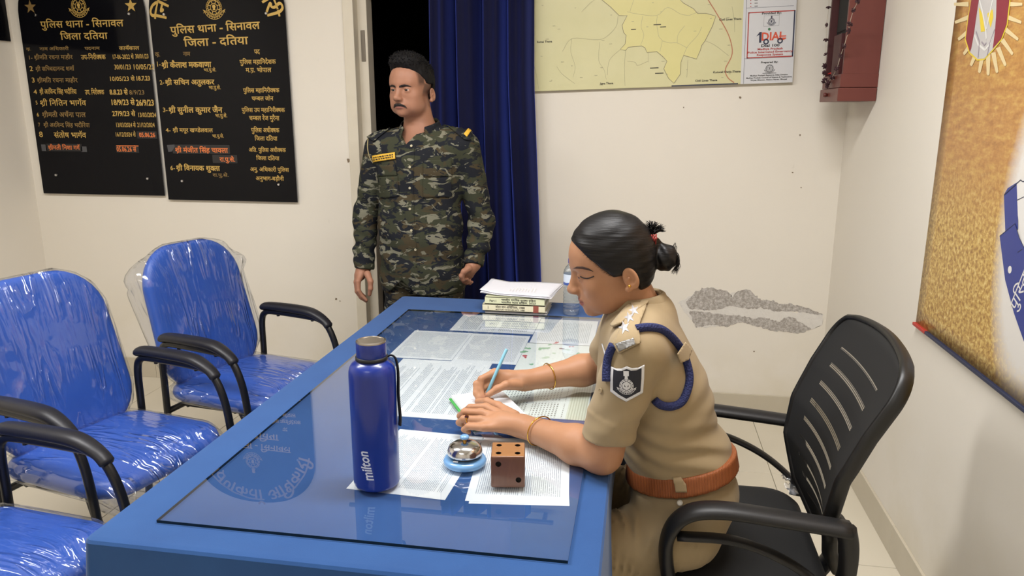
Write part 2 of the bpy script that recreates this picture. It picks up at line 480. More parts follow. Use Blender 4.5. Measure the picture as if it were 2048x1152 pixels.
# door frame: jambs with a rebate, header, strike plate
door = thing('door_1', (0, 0, 0)); door['kind'] = 'structure'
for sgn, x0 in ((1, DX0), (-1, DX1)):
    j = BM()
    j.box((x0 + sgn * 0.0275, YB + 0.055, DZ / 2), (0.055, 0.14, DZ), bevel=0.003)
    j.box((x0 + sgn * 0.075, YB + 0.085, DZ / 2), (0.055, 0.08, DZ), bevel=0.003)
    jo = j.obj('jamb', 'frame_paint', door)
    if sgn == 1:
        for k, zz in enumerate((1.82, 0.98)):
            pl = BM().box((x0 + 0.079, YB + 0.0435, zz), (0.022, 0.003, 0.15), bevel=0.001, seg=1).obj('strike_plate', 'strike_metal', door)
BM().box(((DX0 + DX1) / 2, YB + 0.055, DZ - 0.03), (DX1 - DX0, 0.14, 0.06), bevel=0.003).obj('header', 'frame_paint', door)

# chipped plaster by the door, nail holes, small scuffs on the right wall
def blob(name, c, u, v, r, mat, seed, n=10, parent=None, sx=1.0, h=0.0012):
    rr = random.Random(seed); c = Vector(c); u = Vector(u); v = Vector(v); nn = u.cross(v)
    ring = [c + (u * math.cos(2 * PI * k / n) * sx + v * math.sin(2 * PI * k / n)) * r * rr.uniform(.6, 1.25) for k in range(n)]
    vs = ring + [p + nn * h for p in ring]
    fs = [tuple(range(n, 2 * n))] + [(k, (k + 1) % n, n + (k + 1) % n, n + k) for k in range(n)]
    return pd(name, vs, fs, mat, parent)
plain('chip', (128, 112, 92), 0.9)
ub, vb = (1, 0, 0), (0, 0, 1)
blob('plaster_chip', at_y(697, 321, YB - .0005), ub, vb, 0.011, 'chip', 3, parent=wall_back)
for k, (a, b, r) in enumerate([(1480, 195, .005), (1600, 270, .004), (1585, 345, .004), (672, 598, .006), (1508, 703, .004), (120, 180, .006), (1602, 375, .003), (1367, 215, .003), (680, 602, .004)]):
    blob('nail_hole', at_y(a, b, YB - .0004), ub, vb, r, 'chip', 20 + k, 7, wall_back)

# peeling damp patch beside the seated officer
t = NT('bare_plaster'); v = t.coord()
t.set(col=t.mix(t.ramp(t.noise(v, 60, 8, 0.85), [(0.44, (0, 0, 0)), (0.60, (1, 1, 1))]), lin(156, 149, 141), lin(206, 201, 196)), rough=0.95); t.bump(t.noise(v, 160, 5), 0.7, 0.004)
t = NT('plaster_bloom'); v = t.coord()
t.set(col=t.mix(t.noise(v, 40, 5), lin(212, 207, 200), lin(228, 224, 217)), rough=0.9); t.bump(t.noise(v, 120, 4), 0.4, 0.004)
def patch(name, pts, mat, y, jag=0.004, seed=1):
    rr = random.Random(seed); P_ = []
    q = [at_y(1340 + a * .2605, 540 + b * .2605, y) for a, b in pts]
    for i in range(len(q)):
        a, b = q[i], q[(i + 1) % len(q)]; n = max(2, int((b - a).length / 0.008))
        for k in range(n): P_.append(a.lerp(b, k / n) + Vector((rr.uniform(-jag, jag), 0, rr.uniform(-jag, jag))))
    vs = [(p.x, y, p.z) for p in P_] + [(p.x, YB + .001, p.z) for p in P_]; n = len(P_)
    bm = bmesh.new(); fv = [bm.verts.new(p) for p in vs[:n]]; bk = [bm.verts.new(p) for p in vs[n:]]
    bm.faces.new(fv)
    for k in range(n): bm.faces.new((fv[k], bk[k], bk[(k + 1) % n], fv[(k + 1) % n]))
    bmesh.ops.triangulate(bm, faces=[f for f in bm.faces if len(f.verts) > 4]); bmesh.ops.recalc_face_normals(bm, faces=bm.faces[:])
    me = bpy.data.meshes.new(name); bm.to_mesh(me); bm.free(); return link(name, me, mat, wall_back)
patch('plaster_bloom', [(60, 250), (130, 215), (220, 165), (330, 160), (420, 175), (520, 170), (640, 180), (720, 250), (850, 300), (960, 330), (1100, 320), (1175, 345), (1165, 420), (1090, 455), (980, 440), (860, 420), (760, 440), (640, 410), (540, 385), (440, 430), (330, 435), (220, 445), (160, 380)], 'plaster_bloom', YB - .0008, seed=4)
patch('bare_plaster', [(120, 250), (200, 165), (250, 140), (330, 140), (440, 160), (480, 210), (520, 165), (600, 150), (650, 185), (700, 230), (790, 235), (850, 265), (920, 258), (1000, 280), (1060, 295), (1175, 345), (1120, 345), (1060, 330), (1010, 325), (930, 312), (830, 322), (740, 300), (690, 290), (610, 300), (540, 290), (470, 275), (380, 300), (300, 310), (150, 300)], 'bare_plaster', YB - .0013, seed=5)
patch('bare_plaster', [(150, 315), (290, 325), (420, 345), (520, 345), (640, 372), (740, 365), (840, 400), (875, 365), (940, 360), (1000, 400), (1085, 455), (1050, 468), (980, 492), (880, 475), (780, 465), (660, 430), (560, 400), (520, 405), (440, 440), (330, 420), (200, 440), (170, 390)], 'bare_plaster', YB - .0013, seed=6)

# ------------------------------------------------------------------ tube light fittings on the ceiling
plain('lamp_white', (235, 235, 232), 0.5)
t = NT('lamp_glow'); t.set(col=(1, 1, 1, 1)); t.b.inputs['Emission Color'].default_value = (1, 0.97, 0.92, 1); t.b.inputs['Emission Strength'].default_value = 6.0
for i, (c, rz, ln, pw) in enumerate(LIGHTS):
    r_ = thing('tube_light', (c[0], c[1], ZC), rz, ['tube light on the ceiling over the blue chairs', 'tube light on the ceiling over the desk', 'tube light on the ceiling behind the camera'][i], 'light', 'ceiling tube lights')
    BM().box((0, 0, -0.025), (ln + .06, 0.07, 0.05), bevel=0.006).obj('batten', 'lamp_white', r_)
    BM().tube([(-ln / 2, 0, -0.068), (ln / 2, 0, -0.068)], 0.014, 12).obj('tube', 'lamp_glow', r_, smooth=True)

# ------------------------------------------------------------------ door curtain
t = NT('velvet'); v = t.coord()
t.set(col=t.mix(t.noise(v, 14, 4), lin(8, 9, 34), lin(11, 13, 46)), rough=0.75, spec=0.15, sheen=1.0, sheenr=0.45)
t.b.inputs['Sheen Tint'].default_value = lin(92, 112, 235)
t.bump(t.noise(t.coord(scale=(1, 1, 0.1)), 220, 3), 0.12, 0.003)
nu, nv = 150, 30
vs = []; fs = []
for j in range(nv + 1):
    z = 0.06 + (2.16 - 0.06) * j / nv; s_ = 1 - j / nv
    x0 = -1.035 - 0.01 * s_; x1 = -0.525 + 0.085 * max(0, s_ - 0.25)
    for i in range(nu + 1):
        a = i / nu
        ph = a * 2 * PI * 4.1 + 0.9 + 0.35 * math.sin(3 * a + 2.0 * s_) + 0.25 * math.sin(s_ * 3 + a * 9)
        amp = 0.046 + 0.012 * math.sin(a * 11) + 0.008 * s_
        y = 3.615 + amp * (math.sin(ph) - .35 * math.cos(2 * ph)) + 0.006 * math.sin(3 * ph + 1.0) + 0.004 * math.sin(a * 60 + 3 * s_)
        vs.append((x0 + (x1 - x0) * a + 0.012 * math.cos(ph), y, z))
for j in range(nv):
    for i in range(nu): k = j * (nu + 1) + i; fs.append((k, k + 1, k + nu + 2, k + nu + 1))
cur = pd('door_curtain', vs, fs, 'velvet', None, True)
md = cur.modifiers.new('thick', 'SOLIDIFY'); md.thickness = 0.003
tag(cur, 'dark blue velvet curtain hanging in folds in the doorway behind the standing man', 'curtain')
rod = BM().tube([(-1.55, 3.625, 2.185), (-0.40, 3.625, 2.185)], 0.012, 12)
for x in (-1.5, -0.45): rod.box((x, 3.675, 2.185), (0.02, 0.09, 0.03))
tag(rod.obj('curtain_rod', 'strike_metal', None, angle=40), 'metal rod over the doorway that carries the blue curtain', 'rod')

# ------------------------------------------------------------------ honour boards
t = NT('board_black'); v = t.coord(); t.set(col=lin(14, 14, 18), rough=0.08, spec=0.16)
plain('board_edge', (88, 90, 96), 0.25)
t = NT('gold_letter'); t.set(col=lin(205, 170, 92), rough=0.42, metal=0.25)
plain('gold_dim', (150, 122, 72), 0.5, metal=0.25)  # darker gold paints in the dulling by reflections; faint letters use it too
plain('orange_letter', (224, 122, 62), 0.5)
plain('tape_black', (30, 30, 33), 0.25)
plain('tape_grey', (74, 74, 78), 0.35)
NT('chrome').set(col=lin(205, 205, 208), rough=0.16, metal=1.0)
BT = YB - 0.018
def board_outline(xa, xb, zb, zs, zt, n=28):
    cx = (xa + xb) / 2; hw = (xb - xa) / 2; pts = [(xa, zb), (xb, zb), (xb, zs)]
    for k in range(1, n): a = PI * k / n; c = math.cos(a); s_ = math.sin(a); pts.append((cx + hw * math.copysign(abs(c) ** 0.86, c), zs + (zt - zs) * abs(s_) ** 0.92))
    pts.append((xa, zs)); return pts
def make_board(xa, xb, zb, zs, zt, label):
    root = thing('honour_board', ((xa + xb) / 2, YB, zb), 0, label, 'board', 'honour boards on the back wall')
    off = Vector((-(xa + xb) / 2, -YB, -zb))
    b = BM(); pts = board_outline(xa, xb, zb, zs, zt)
    b.poly(pts, 0, 0.005); b.xf(Matrix.Translation((0, BT + 0.005, 0)) @ Matrix.Rotation(PI / 2, 4, 'X')); b.xf(Matrix.Translation(off))
    o = b.obj('panel', ['board_black', 'board_edge'], root)
    for p in o.data.polygons:
        if abs(p.normal.y) < 0.7: p.material_index = 1
    return root, off
def screw(px, py, root, off):
    p = at_y(px, py, BT) + off
    b = BM(); b.tube([(0, 0, 0), (0, -0.004, 0), (0, -0.008, 0)], [0.0085, 0.0085, 0.0055], 14); b.tube([(0, 0.0, 0), (0, 0.016, 0)], 0.005, 10)
    b.xf(Matrix.Translation(p)); b.obj('screw', 'chrome', root, angle=40)
def lettering(rows, root, off, extra=None):
    P_ = Print()
    for r in rows:
        txt, l, rr_, top, bot = r[:5]; mat = r[5] if len(r) > 5 else 0; bold = r[6] if len(r) > 6 else 0.014; rot = r[7] if len(r) > 7 else 0.0
        a = at_y(l, bot, BT); b = at_y(rr_, bot, BT); c = at_y(l, top, BT)
        P_.text(txt, a.x, a.z, (c.z - a.z) / 0.64, 'l', bold, mat, width=b.x - a.x, rot=rot)
    if extra: extra(P_)
    o = P_.obj('lettering', ['gold_letter', 'gold_dim', 'orange_letter', 'tape_black', 'tape_grey'], (0, BT - 0.0012, 0), (1, 0, 0), (0, 0, 1), root)
    o.location = off
    return o
# left board
xa, xb = -3.292, -2.548
rootL, offL = make_board(xa, xb, 1.055, 1.985, 2.27, 'left black board with gold names and dates, hung nearest the corner')
D = 1
rowsL = [('पुलिस थाना - सिनावल', 82, 248, 43, 56, 0), ('जिला दतिया', 122, 216, 67, 79.5), ('क्र.', 53, 63, 95.5, 101, D), ('नाम अधिकारी', 80, 138, 95, 101, D), ('पदनाम', 170, 200, 94, 100, D), ('कार्यकाल', 239, 279, 93, 100),
 ('1-', 57, 66, 112, 119, D), ('श्रीमति रचना माहौर', 69, 146, 111, 119, D), ('उप-निरीक्षक', 163, 212, 110, 119), ('17-06-2022 से', 225, 268, 110, 118), ('30/01/23', 271, 298, 109, 117),
 ('2', 60, 67, 133, 142), ('श्री सच्चिदानन्द शर्मा', 72, 149, 134, 142, D), ('30/01/23', 229, 263, 130, 139), ('10/05/23', 266, 310, 129.5, 139),
 ('3', 64, 71, 156, 165), ('श्रीमति रचना माहौर', 75, 156, 157, 165, D), ('10/05/23 से', 219, 270, 154, 162), ('18.7.23', 272, 301, 153, 161, 0, .03),
 ('4', 68, 75, 180, 188), ('श्री अरविन्द सिंह भदौरिया', 80, 154, 179, 188), ('उप. निरीक्षक', 171, 209, 180, 189), ('8.8.23 से', 220, 256, 180, 189, 0, .03), ('8/9/23', 259, 290, 181, 189, D, .004),
 ('5', 72, 76, 202, 209), ('श्री नितिन भार्गव', 81, 173, 201, 211), ('18/9/23 से', 222, 270, 200, 210, 0, .03), ('26/9/23', 273, 309, 200.5, 211, 0, .03),
 ('6', 74, 79, 226, 233), ('श्रीमती अर्चना पाल', 85, 172, 225, 234, D), ('27/9/23 से', 225, 271, 223, 232, 0, .03), ('13/03/2024', 276, 313, 226, 234),
 ('7', 77, 81, 246, 253, D), ('श्री अरविन्द सिंह भदौरिया', 88, 180, 246, 254, D), ('13/03/2024 से', 232, 272, 246, 254), ('21/12/2024', 275, 310, 246, 254),
 ('8', 79, 87, 264, 274), ('संतोष भार्गव', 109, 173, 265, 275), ('16/12/2024 से', 231, 272, 265, 273), ('05.06.26', 279, 311, 266, 274, 2, .03),
 ('श्रीमती निशा गर्ग', 97, 160, 291, 299, 2), ('05.06.26 से', 234, 273, 294, 303, 2, .02)]
def exL(P_):
    def R(l, t_, r, b, mat, z): a = at_y(l, b, BT); c = at_y(r, t_, BT); P_.rect(a.x, a.z, c.x, c.z, mat, z)
    R(275, 263, 313, 277, 3, -.0005); R(84, 289, 93, 302, 4, -.0005); R(93, 288, 163, 302, 3, -.0005); R(163, 293, 173, 304, 4, -.0005); R(233, 291, 277, 305, 3, -.0005); R(233, 291, 277, 292.5, 2, 0)
    e = at_y(157.5, 12, BT); P_.emblem(e.x, e.z, 0.052, 0)
    s1 = at_y(61, 14, BT); P_.star(s1.x, s1.z, 0.036, 1); s2 = at_y(262, 11, BT); P_.star(s2.x, s2.z, 0.036, 0)
    P_.arc('थाना प्रभारी गण', (xa + xb) / 2, 1.905, 0.275, math.radians(138), math.radians(42), 0.09, mat=0)
lettering(rowsL, rootL, offL, exL)
for q in ((71, 30), (259, 28), (113, 350), (296, 357)): screw(*q, rootL, offL)
# right board
xa2, xb2 = -2.528, -1.782
rootR, offR = make_board(xa2, xb2, 1.035, 1.985, 2.27, 'right black board with gold officer names, hung nearest the doorway')
B_ = 0.03
rowsR = [('पुलिस थाना - सिनावल', 342, 521, 54, 68, 0, .022, 0.035), ('जिला - दतिया', 369, 497, 78.5, 93, 0, .022, .02), ('क्र.', 311, 321, 105, 113, D), ('नाम', 367, 381, 104, 112, D), ('पद', 509, 520, 99, 108),
 ('1-', 313, 322, 124, 133), ('श्री कैलाश मकवाणा', 324, 423, 125, 135.5, 0, B_), ('भा.पु.से.', 408, 433, 137, 143), ('पुलिस महानिदेशक', 480, 552, 120, 128.5), ('म.प्र. भोपाल', 492, 543, 136, 144.5),
 ('2-', 320, 329, 161, 169), ('श्री सचिन अतुलकर', 331, 429, 160, 169.5, 0, B_), ('भा.पु.से.', 418, 442, 172, 178.5), ('पुलिस महानिरीक्षक', 487, 559, 177, 185), ('चम्बल जोन', 504, 547, 193, 201),
 ('3-', 326, 336, 216, 224), ('श्री सुनील कुमार जैन', 338, 445, 215, 225, 0, B_), ('भा.पु.से.', 431, 455, 228, 234.5), ('पुलिस उप महानिरीक्षक', 484, 570, 216, 224), ('चम्बल रेंज मुरैना', 499, 559, 232, 240.5),
 ('4-', 332, 342, 257, 264), ('श्री मयूर खण्डेलवाल', 346, 426, 256.5, 264, 0, .02), ('भा.पु.से.', 425, 448, 269, 275), ('पुलिस अधीक्षक', 503, 559, 256, 264.5), ('जिला दतिया', 510, 555, 273, 281),
 ('श्री मंजीत सिंह चावला', 351, 456, 295.5, 304.5, 2, .025), ('रा.पु.से.', 440, 471, 315, 323, 2, .025), ('अति. पुलिस अधीक्षक', 498, 572, 296, 303.5), ('जिला दतिया', 513, 559, 312.5, 320),
 ('6-', 341, 351, 332, 340), ('श्री विनायक शुक्ला', 353, 440, 331, 340.5, 0, B_), ('रा.पु.से.', 426, 458, 347, 353, D), ('अनु. अधिकारी पुलिस', 501, 578, 335, 342.5), ('अनुभाग-बड़ौनी', 512, 568, 353, 360.5)]
def exR(P_):
    def R(l, t_, r, b, mat, z): a = at_y(l, b, BT); c = at_y(r, t_, BT); P_.rect(a.x, a.z, c.x, c.z, mat, z)
    R(346, 290, 459, 307, 3, -.0005); R(426, 310, 474, 326, 3, -.0005)
    P_.poly([(at_y(a, b, BT).x, at_y(a, b, BT).z) for a, b in ((337, 304), (334, 290), (349, 289), (350, 293), (344, 303))], 4, 0)
    e = at_y(428, 15, BT); P_.emblem(e.x, e.z, 0.052, 0)
    P_.arc('नियंत्रणकर्ता अधिकारी', (xa2 + xb2) / 2, 1.905, 0.285, math.radians(170), math.radians(10), 0.105, bold=0.02, mat=0)
lettering(rowsR, rootR, offR, exR)
for q in ((329, 29), (533, 27), (365, 362), (558, 369)): screw(*q, rootR, offR)
# corner of a third board on the left wall
p = at_x(22, 83, XL + .012)
b = BM().box((XL + .009, p.y - 0.42, p.z + 0.4), (0.008, 0.84, 0.8), bevel=0.002)
tag(b.obj('wall_board', 'board_black'), 'dark board on the left wall, only its lower corner in view', 'board')
# ------------------------------------------------------------------ district map on the back wall
plain('map_line', (138, 132, 108), 0.6); plain('map_grey', (172, 168, 138), 0.6); plain('map_road', (188, 122, 92), 0.6); plain('print_black', (44, 42, 40), 0.6)
plain('print_red', (176, 52, 44), 0.5); plain('print_orange', (214, 84, 56), 0.5); plain('print_navy', (40, 46, 72), 0.5); plain('print_grey', (130, 130, 132), 0.6); plain('print_green', (72, 120, 84), 0.6)
t = NT('map_paper'); v = t.coord(); t.set(col=t.mix(t.noise(v, 5, 4), lin(205, 201, 152), lin(216, 211, 168)), rough=0.4); t.bump(t.noise(v, 7, 4), 0.12, 0.02)
t = NT('map_district'); v = t.coord(); t.set(col=t.mix(t.noise(v, 6, 4), lin(213, 206, 138), lin(221, 213, 150)), rough=0.4)
t = NT('panel_white'); v = t.coord(); t.set(col=t.mix(t.noise(v, 5, 3), lin(208, 209, 212), lin(218, 219, 222)), rough=0.3); t.bump(t.noise(v, 9, 3), 0.1, 0.02)
MO = at_y(1030, 184.3, YB - .02); MB_ = at_y(1585, 165, YB - .02)
mu = (MB_ - MO); ML = mu.length; mu.normalize(); mv = Vector((-mu.z, 0, mu.x)); MH = 0.95
mp = thing('wall_map', MO, 0, 'large pale yellow district map with a white panel, hung beside the blue curtain', 'map')
xs_ = (at_y(1481, 169, YB - .02) - MO).dot(mu)
def mloc(u, v_): d = at_y(u, v_, YB - .02) - MO; return (d.dot(mu), d.dot(mv))
R3 = Matrix((mu, -mu.cross(mv) * -1, mv)).transposed()
b = BM().box((ML / 2, -0.006, MH / 2), (ML, 0.012, MH), bevel=0.002)
b.xf(R3.to_4x4()); b.obj('sheet', 'map_paper', mp)
P_ = Print()
zz = lambda pts: [mloc(1060 + a * .2148, c * .2148) for a, c in pts]
dist = zz([(670, 0), (750, 65), (830, 145), (905, 145), (858, 235), (870, 300), (895, 330), (885, 410), (840, 460), (890, 470), (915, 440), (1040, 428), (1070, 445), (1090, 490), (1180, 480), (1240, 530), (1275, 570), (1245, 640), (1290, 730), (1340, 775), (1400, 690), (1405, 580), (1430, 515), (1550, 550), (1585, 470), (1600, 420), (1630, 380), (1660, 320), (1700, 240), (1730, 150), (1640, 125), (1560, 125), (1520, 80), (1430, 30), (1400, 0)])
top = [(dist[-1][0] + .03, MH - .12), ((dist[-1][0] + dist[0][0]) / 2 + .08, MH - .05), (dist[0][0] - .05, MH - .16)]
dd = dist + top
bmx = bmesh.new(); vv = [bmx.verts.new((x, y, 0)) for x, y in dd]; bmx.faces.new(vv); bmesh.ops.triangulate(bmx, faces=bmx.faces[:]); bmx.verts.index_update()
P_.add([(x.co.x, x.co.y) for x in bmx.verts], [tuple(y.index for y in f.verts) for f in bmx.faces], 1, 0.0); bmx.free()
P_.line(dist + top + dist[:1], 0.0024, 2, .0004)
P_.line(bez(zz([(1650, -40), (1660, 0), (1740, 130), (1850, 330), (1882, 500), (1820, 640), (1840, 720), (1900, 770)]), 5), 0.004, 3, .0006)
for q in ([(1430, 515), (1470, 430), (1560, 330), (1600, 250)], [(905, 110), (1000, 130), (1180, 145), (1280, 70), (1400, 130), (1480, 145)], [(1050, 150), (1035, 250), (1060, 330), (1030, 420)], [(1185, 150), (1180, 220), (1200, 340), (1230, 380), (1210, 480)], [(1230, 380), (1300, 400), (1370, 400), (1460, 445)], [(1370, 400), (1380, 320), (1440, 240)],
          [(1630, 380), (1720, 420), (1850, 520)], [(820, 150), (800, 250), (700, 350), (600, 370), (390, 360), (300, 480)], [(390, 360), (380, 480), (420, 620), (400, 720)], [(650, 390), (640, 560), (690, 650), (710, 740)], [(890, 470), (880, 620), (885, 800)], [(840, 460), (740, 560), (720, 700)], [(905, 570), (980, 580), (1000, 610), (1100, 570)], [(1100, 490), (1100, 580)], [(20, 540), (60, 700), (80, 830)], [(250, 620), (300, 690), (420, 780)], [(480, 110), (560, 30), (600, 0)], [(1480, 145), (1570, 110)], [(1470, 560), (1460, 720)], [(1880, 60), (1900, 180), (1905, 300)], [(930, 110), (965, 0)]):
    P_.line(bez(zz(q), 4), 0.0013, 4, .0003)
def lab(txt, px, py, h, mat=5, bold=.02, wd=None):
    a = mloc(px, py); P_.text(txt, a[0], a[1], h, 'l', bold, mat, width=wd, z=.0008)
lab('Sumai Thana', 1074, 86, .0125, wd=.072); lab('Jigna Thana', 1200, 169, .0125, wd=.062); lab('Civil Lines Thana', 1390, 163.5, .0125, wd=.1); lab('Civil Lines Thana', 1438, 41.5, .0125, wd=.098); lab('Kotwali Datia Thana', 1426, 146.5, .0125, wd=.122)
rr = random.Random(5)
for k in range(34):
    a = mloc(rr.uniform(1080, 1470), rr.uniform(4, 165)); wq = rr.uniform(.006, .016); P_.rect(a[0], a[1], a[0] + wq, a[1] + .0022, 4, .0006)
for (u0, v0, u1) in ((1307, 50.5, 1322), (1310, 147.5, 1327), (1300, 137, 1317), (1262, 60, 1272), (1320, 55, 1332)):
    a = mloc(u0, v0); c = mloc(u1, v0); P_.rect(a[0], a[1], c[0], a[1] + .0035, 5, .0006)
a = mloc(1343, 173); P_.rect(a[0], 0.0005, mloc(1476, 167)[0], 0.006, 6, .0006)
# white information panel
P_.rect(xs_, 0.0005, ML - .0005, MH - .002, 7, .0002)
P_.rect(xs_ + .012, 0.002, xs_ + .0135, MH - .01, 6, .0006); P_.rect(xs_ + .012, mloc(1490, 118)[1], ML - .012, mloc(1490, 118)[1] + .0012, 6, .0006); P_.rect(xs_ + .012, mloc(1500, 20)[1] + .008, ML - .012, mloc(1500, 20)[1] + .0092, 6, .0006)
x0, y0 = mloc(1493, 117); x1, y1 = mloc(1591, 20)
for (a0, b0, a1, b1, m_) in ((x0, y0, x1, y0 + .0045, 8), (x0, y1 - .0045, x1, y1, 8), (x0, y0, x0 + .0045, y1, 8), (x1 - .006, y0, x1, y1, 9)): P_.rect(a0, b0, a1, b1, m_, .0006)
cxp = (x0 + x1) / 2
def ctext(txt, py, h, wd, mat=5, bold=.03): P_.text(txt, cxp, mloc(1540, py)[1], h, 'c', bold, mat, width=wd, z=.0008)
ctext('Provided By:', 28.5, .013, .085)
e0 = mloc(1527, 53); e1 = mloc(1559, 30); P_.rect(e0[0], e0[1], e1[0], e1[1], 10, .0005); P_.rect(e0[0] + .001, e0[1] + .001, e1[0] - .001, e1[1] - .001, 7, .0006)
P_.emblem((e0[0] + e1[0]) / 2, (e0[1] + e1[1]) / 2 - .003, .017, 9, z=.0009)
q = mloc(1513, 85); P_.text('1', q[0], q[1], .062, 'l', .03, 9, z=.0008)
q = mloc(1522, 81); P_.text('DIAL', q[0], q[1], .048, 'l', .03, 11, width=.1, z=.0008)
q2 = mloc(1557, 77); P_.rect(q2[0], q2[1] - .004, q2[0] + .032, q2[1] + .003, 11, .0009); P_.rect(q2[0] + .002, q2[1] + .007, q2[0] + .032, q2[1] + .012, 11, .00095); q1 = mloc(1513, 85); P_.poly([(q1[0] - .002, q1[1] + .026), (q1[0] + .014, q1[1] + .034), (q1[0] + .014, q1[1] + .042), (q1[0] + .010, q1[1] + .042)], 9, .0009)
for wx, wy_ in ((1532, 83.5), (1560, 81.5)): q = mloc(wx, wy_); P_.ring(q[0], q[1], .0065, .0125, n=18, mat=9, z=.001)
q = mloc(1538.5, 58.5); P_.ring(q[0], q[1], 0, .006, n=12, mat=12, z=.001)
ctext('Dial 100', 93.5, .016, .08); ctext('Madhya Pradesh', 99.5, .012, .11, 8); ctext('Police Integrated Emergency', 105.5, .012, .195, 8); ctext('Response System', 111, .012, .115, 8)
ctext('Prepared By:', 126, .011, .075); q = mloc(1539, 137); P_.emblem(q[0], q[1], .021, 10, False, z=.0009); P_.rect(q[0] - .03, q[1] - .022, q[0] + .03, q[1] - .019, 10, .001)
ctext('Madhya Pradesh Resource Atlas Division', 151.5, .0085, .165); ctext('Madhya Pradesh Council of Science & Technology', 156, .0085, .2); ctext('Vigyan Bhawan, Nehru Nagar, Bhopal', 160.5, .0085, .16)
for k, m_ in ((1, 8), (7, 8), (13, 8)): q = mloc(1501.5, k); P_.ring(q[0], q[1], 0, .0025, n=6, mat=m_, z=.0008); P_.rect(q[0] + .016, q[1] - .002, q[0] + .030, q[1] + .002, 10, .0008)
o = P_.obj('print', ['map_paper', 'map_district', 'map_line', 'map_road', 'map_grey', 'print_black', 'print_navy', 'panel_white', 'print_red', 'print_navy', 'print_grey', 'print_orange', 'print_green'], mu.cross(mv) * 0.0008, mu, mv, mp)

# ------------------------------------------------------------------ small shrine cabinet in the corner
t = NT('maroon_wood'); v = t.coord(scale=(1, 1, .25)); t.set(col=t.mix(t.noise(v, 18, 4), lin(98, 48, 42), lin(110, 57, 50)), rough=0.38, spec=0.4)
plain('maroon_shaded', (70, 26, 26), 0.5); plain('flower_dry', (62, 34, 40), 0.8); plain('flower_red', (196, 44, 40), 0.7); plain('string', (196, 186, 168), 0.8); plain('knob_dark', (92, 40, 34), 0.4); plain('black_cloth', (18, 17, 18), 0.8)
sh = thing('shrine_cabinet', (XR, 3.44, 1.54), 0, 'small maroon wooden shrine cabinet with an open front, high in the corner', 'cabinet')
x0, x1, y0, y1 = 0.757 - XR, -0.002, 3.28 - 3.44, 3.60 - 3.44
BM().box(((x0 + x1) / 2, (y0 + y1) / 2, 0.026), (x1 - x0 + 0.0, y1 - y0, 0.052), bevel=0.002).obj('drawer', 'maroon_wood', sh)
sh_d = [c for c in sh.children if c.name.startswith('drawer')][0]
BM().tube([(x0, .02, .028), (x0 - .008, .02, .028), (x0 - .016, .02, .028)], [.006, .010, .008], 12).obj('knob', 'knob_dark', sh_d, smooth=True)
BM().box(((x0 + x1) / 2 + .004, 0, 0.080), (x1 - x0 - .004, y1 - y0 - .006, 0.052), bevel=0.002).obj('plinth', 'maroon_wood', sh)
BM().box(((x0 + x1) / 2 + .006, y0 + .011, 0.55), (x1 - x0 - .012, 0.016, 0.89), bevel=0.0015).obj('side_panel', 'maroon_wood', sh)
BM().box(((x0 + x1) / 2 + .006, y1 - .011, 0.55), (x1 - x0 - .012, 0.016, 0.89), bevel=0.0015).obj('side_panel', 'maroon_shaded', sh)  # inner parts darker: shade inside the cabinet put into their colour
BM().box((x1 - .004, 0, 0.55), (0.008, y1 - y0 - .04, 0.89)).obj('back_panel', 'maroon_shaded', sh)
BM().box((x0 + .03, 0.0, .47), (.03, y1 - y0 - .06, 0.03)).obj('shelf', 'maroon_shaded', sh)
BM().box(((x0 + x1) / 2, 0, 1.0), (x1 - x0 + .03, y1 - y0 + .03, 0.02), bevel=0.002).obj('roof_board', 'maroon_wood', sh)
fr = thing('dark_panel', (XR - .135, 3.46, 1.645), 0, 'black upright panel standing inside the open shrine cabinet', 'panel')
BM().box((0.03, 0, 0.325), (0.012, 0.20, 0.33), bevel=0.002).obj('frame', 'black_cloth', fr)
BM().box((0.023, 0, 0.325), (0.004, 0.17, 0.29)).obj('picture_face', 'black_cloth', fr); BM().box((0.032, 0, 0.083), (0.05, 0.12, 0.165), bevel=.002).obj('stand', 'maroon_shaded', fr)
ga = thing('flower_garland', (0.745, 3.44, 1.62), 0, 'string of dried flowers looped over the open front of the shrine', 'garland')
def gp(u, v_, x): p_ = at_x(u, v_, x); return p_ - Vector((0.745, 3.44, 1.62))
pa = [gp(a, c, .748) for a, c in ((1660, -60), (1657, 15), (1653, 50), (1652, 80), (1651, 108), (1649, 132), (1648, 146), (1650, 160), (1655, 168))]
pb = [gp(a, c, .752) for a, c in ((1726, -60), (1715, 2), (1707, 20), (1699, 48), (1697, 62), (1688, 92), (1681, 112), (1674, 136), (1664, 155), (1655, 168))]
for pts in (pa, pb): BM().tube(bez([tuple(q) for q in pts], 4), 0.0011, 5).obj('string', 'string', ga)
fl = BM()
for k in range(6):
    a = 2 * PI * k / 6; fl.tube([(0, 0, 0), (.006 * math.cos(a), .006 * math.sin(a), .002), (.011 * math.cos(a), .011 * math.sin(a), -.002)], [.0018, .0036, .001], 5)
fl.tube([(0, 0, -.006), (0, 0, .006)], [.004, .002], 6)
f0 = fl.obj('flower', 'flower_dry', ga, smooth=True); f0.location = pa[1]
rr = random.Random(3)
for q in pa[2:] + pb[1:-1] + [pa[7] + Vector((0, .012, -.004)), pa[6] + Vector((0, -.008, 0)), pa[8] + Vector((0, .004, -.01)), pa[8] + Vector((0, -.012, .008))]:
    c = f0.copy(); COL.objects.link(c); c.parent = ga; c.location = q; s_ = rr.uniform(.8, 1.35); c.scale = (s_, s_, s_); c.rotation_euler = (rr.uniform(0, 3), rr.uniform(0, 3), rr.uniform(0, 3))
fr_ = thing('red_flower', at_x(1666, 143, .80), 0, 'red flower lying in the bottom of the shrine opening', 'flower')
fr_.location.z = 1.648
b = BM()
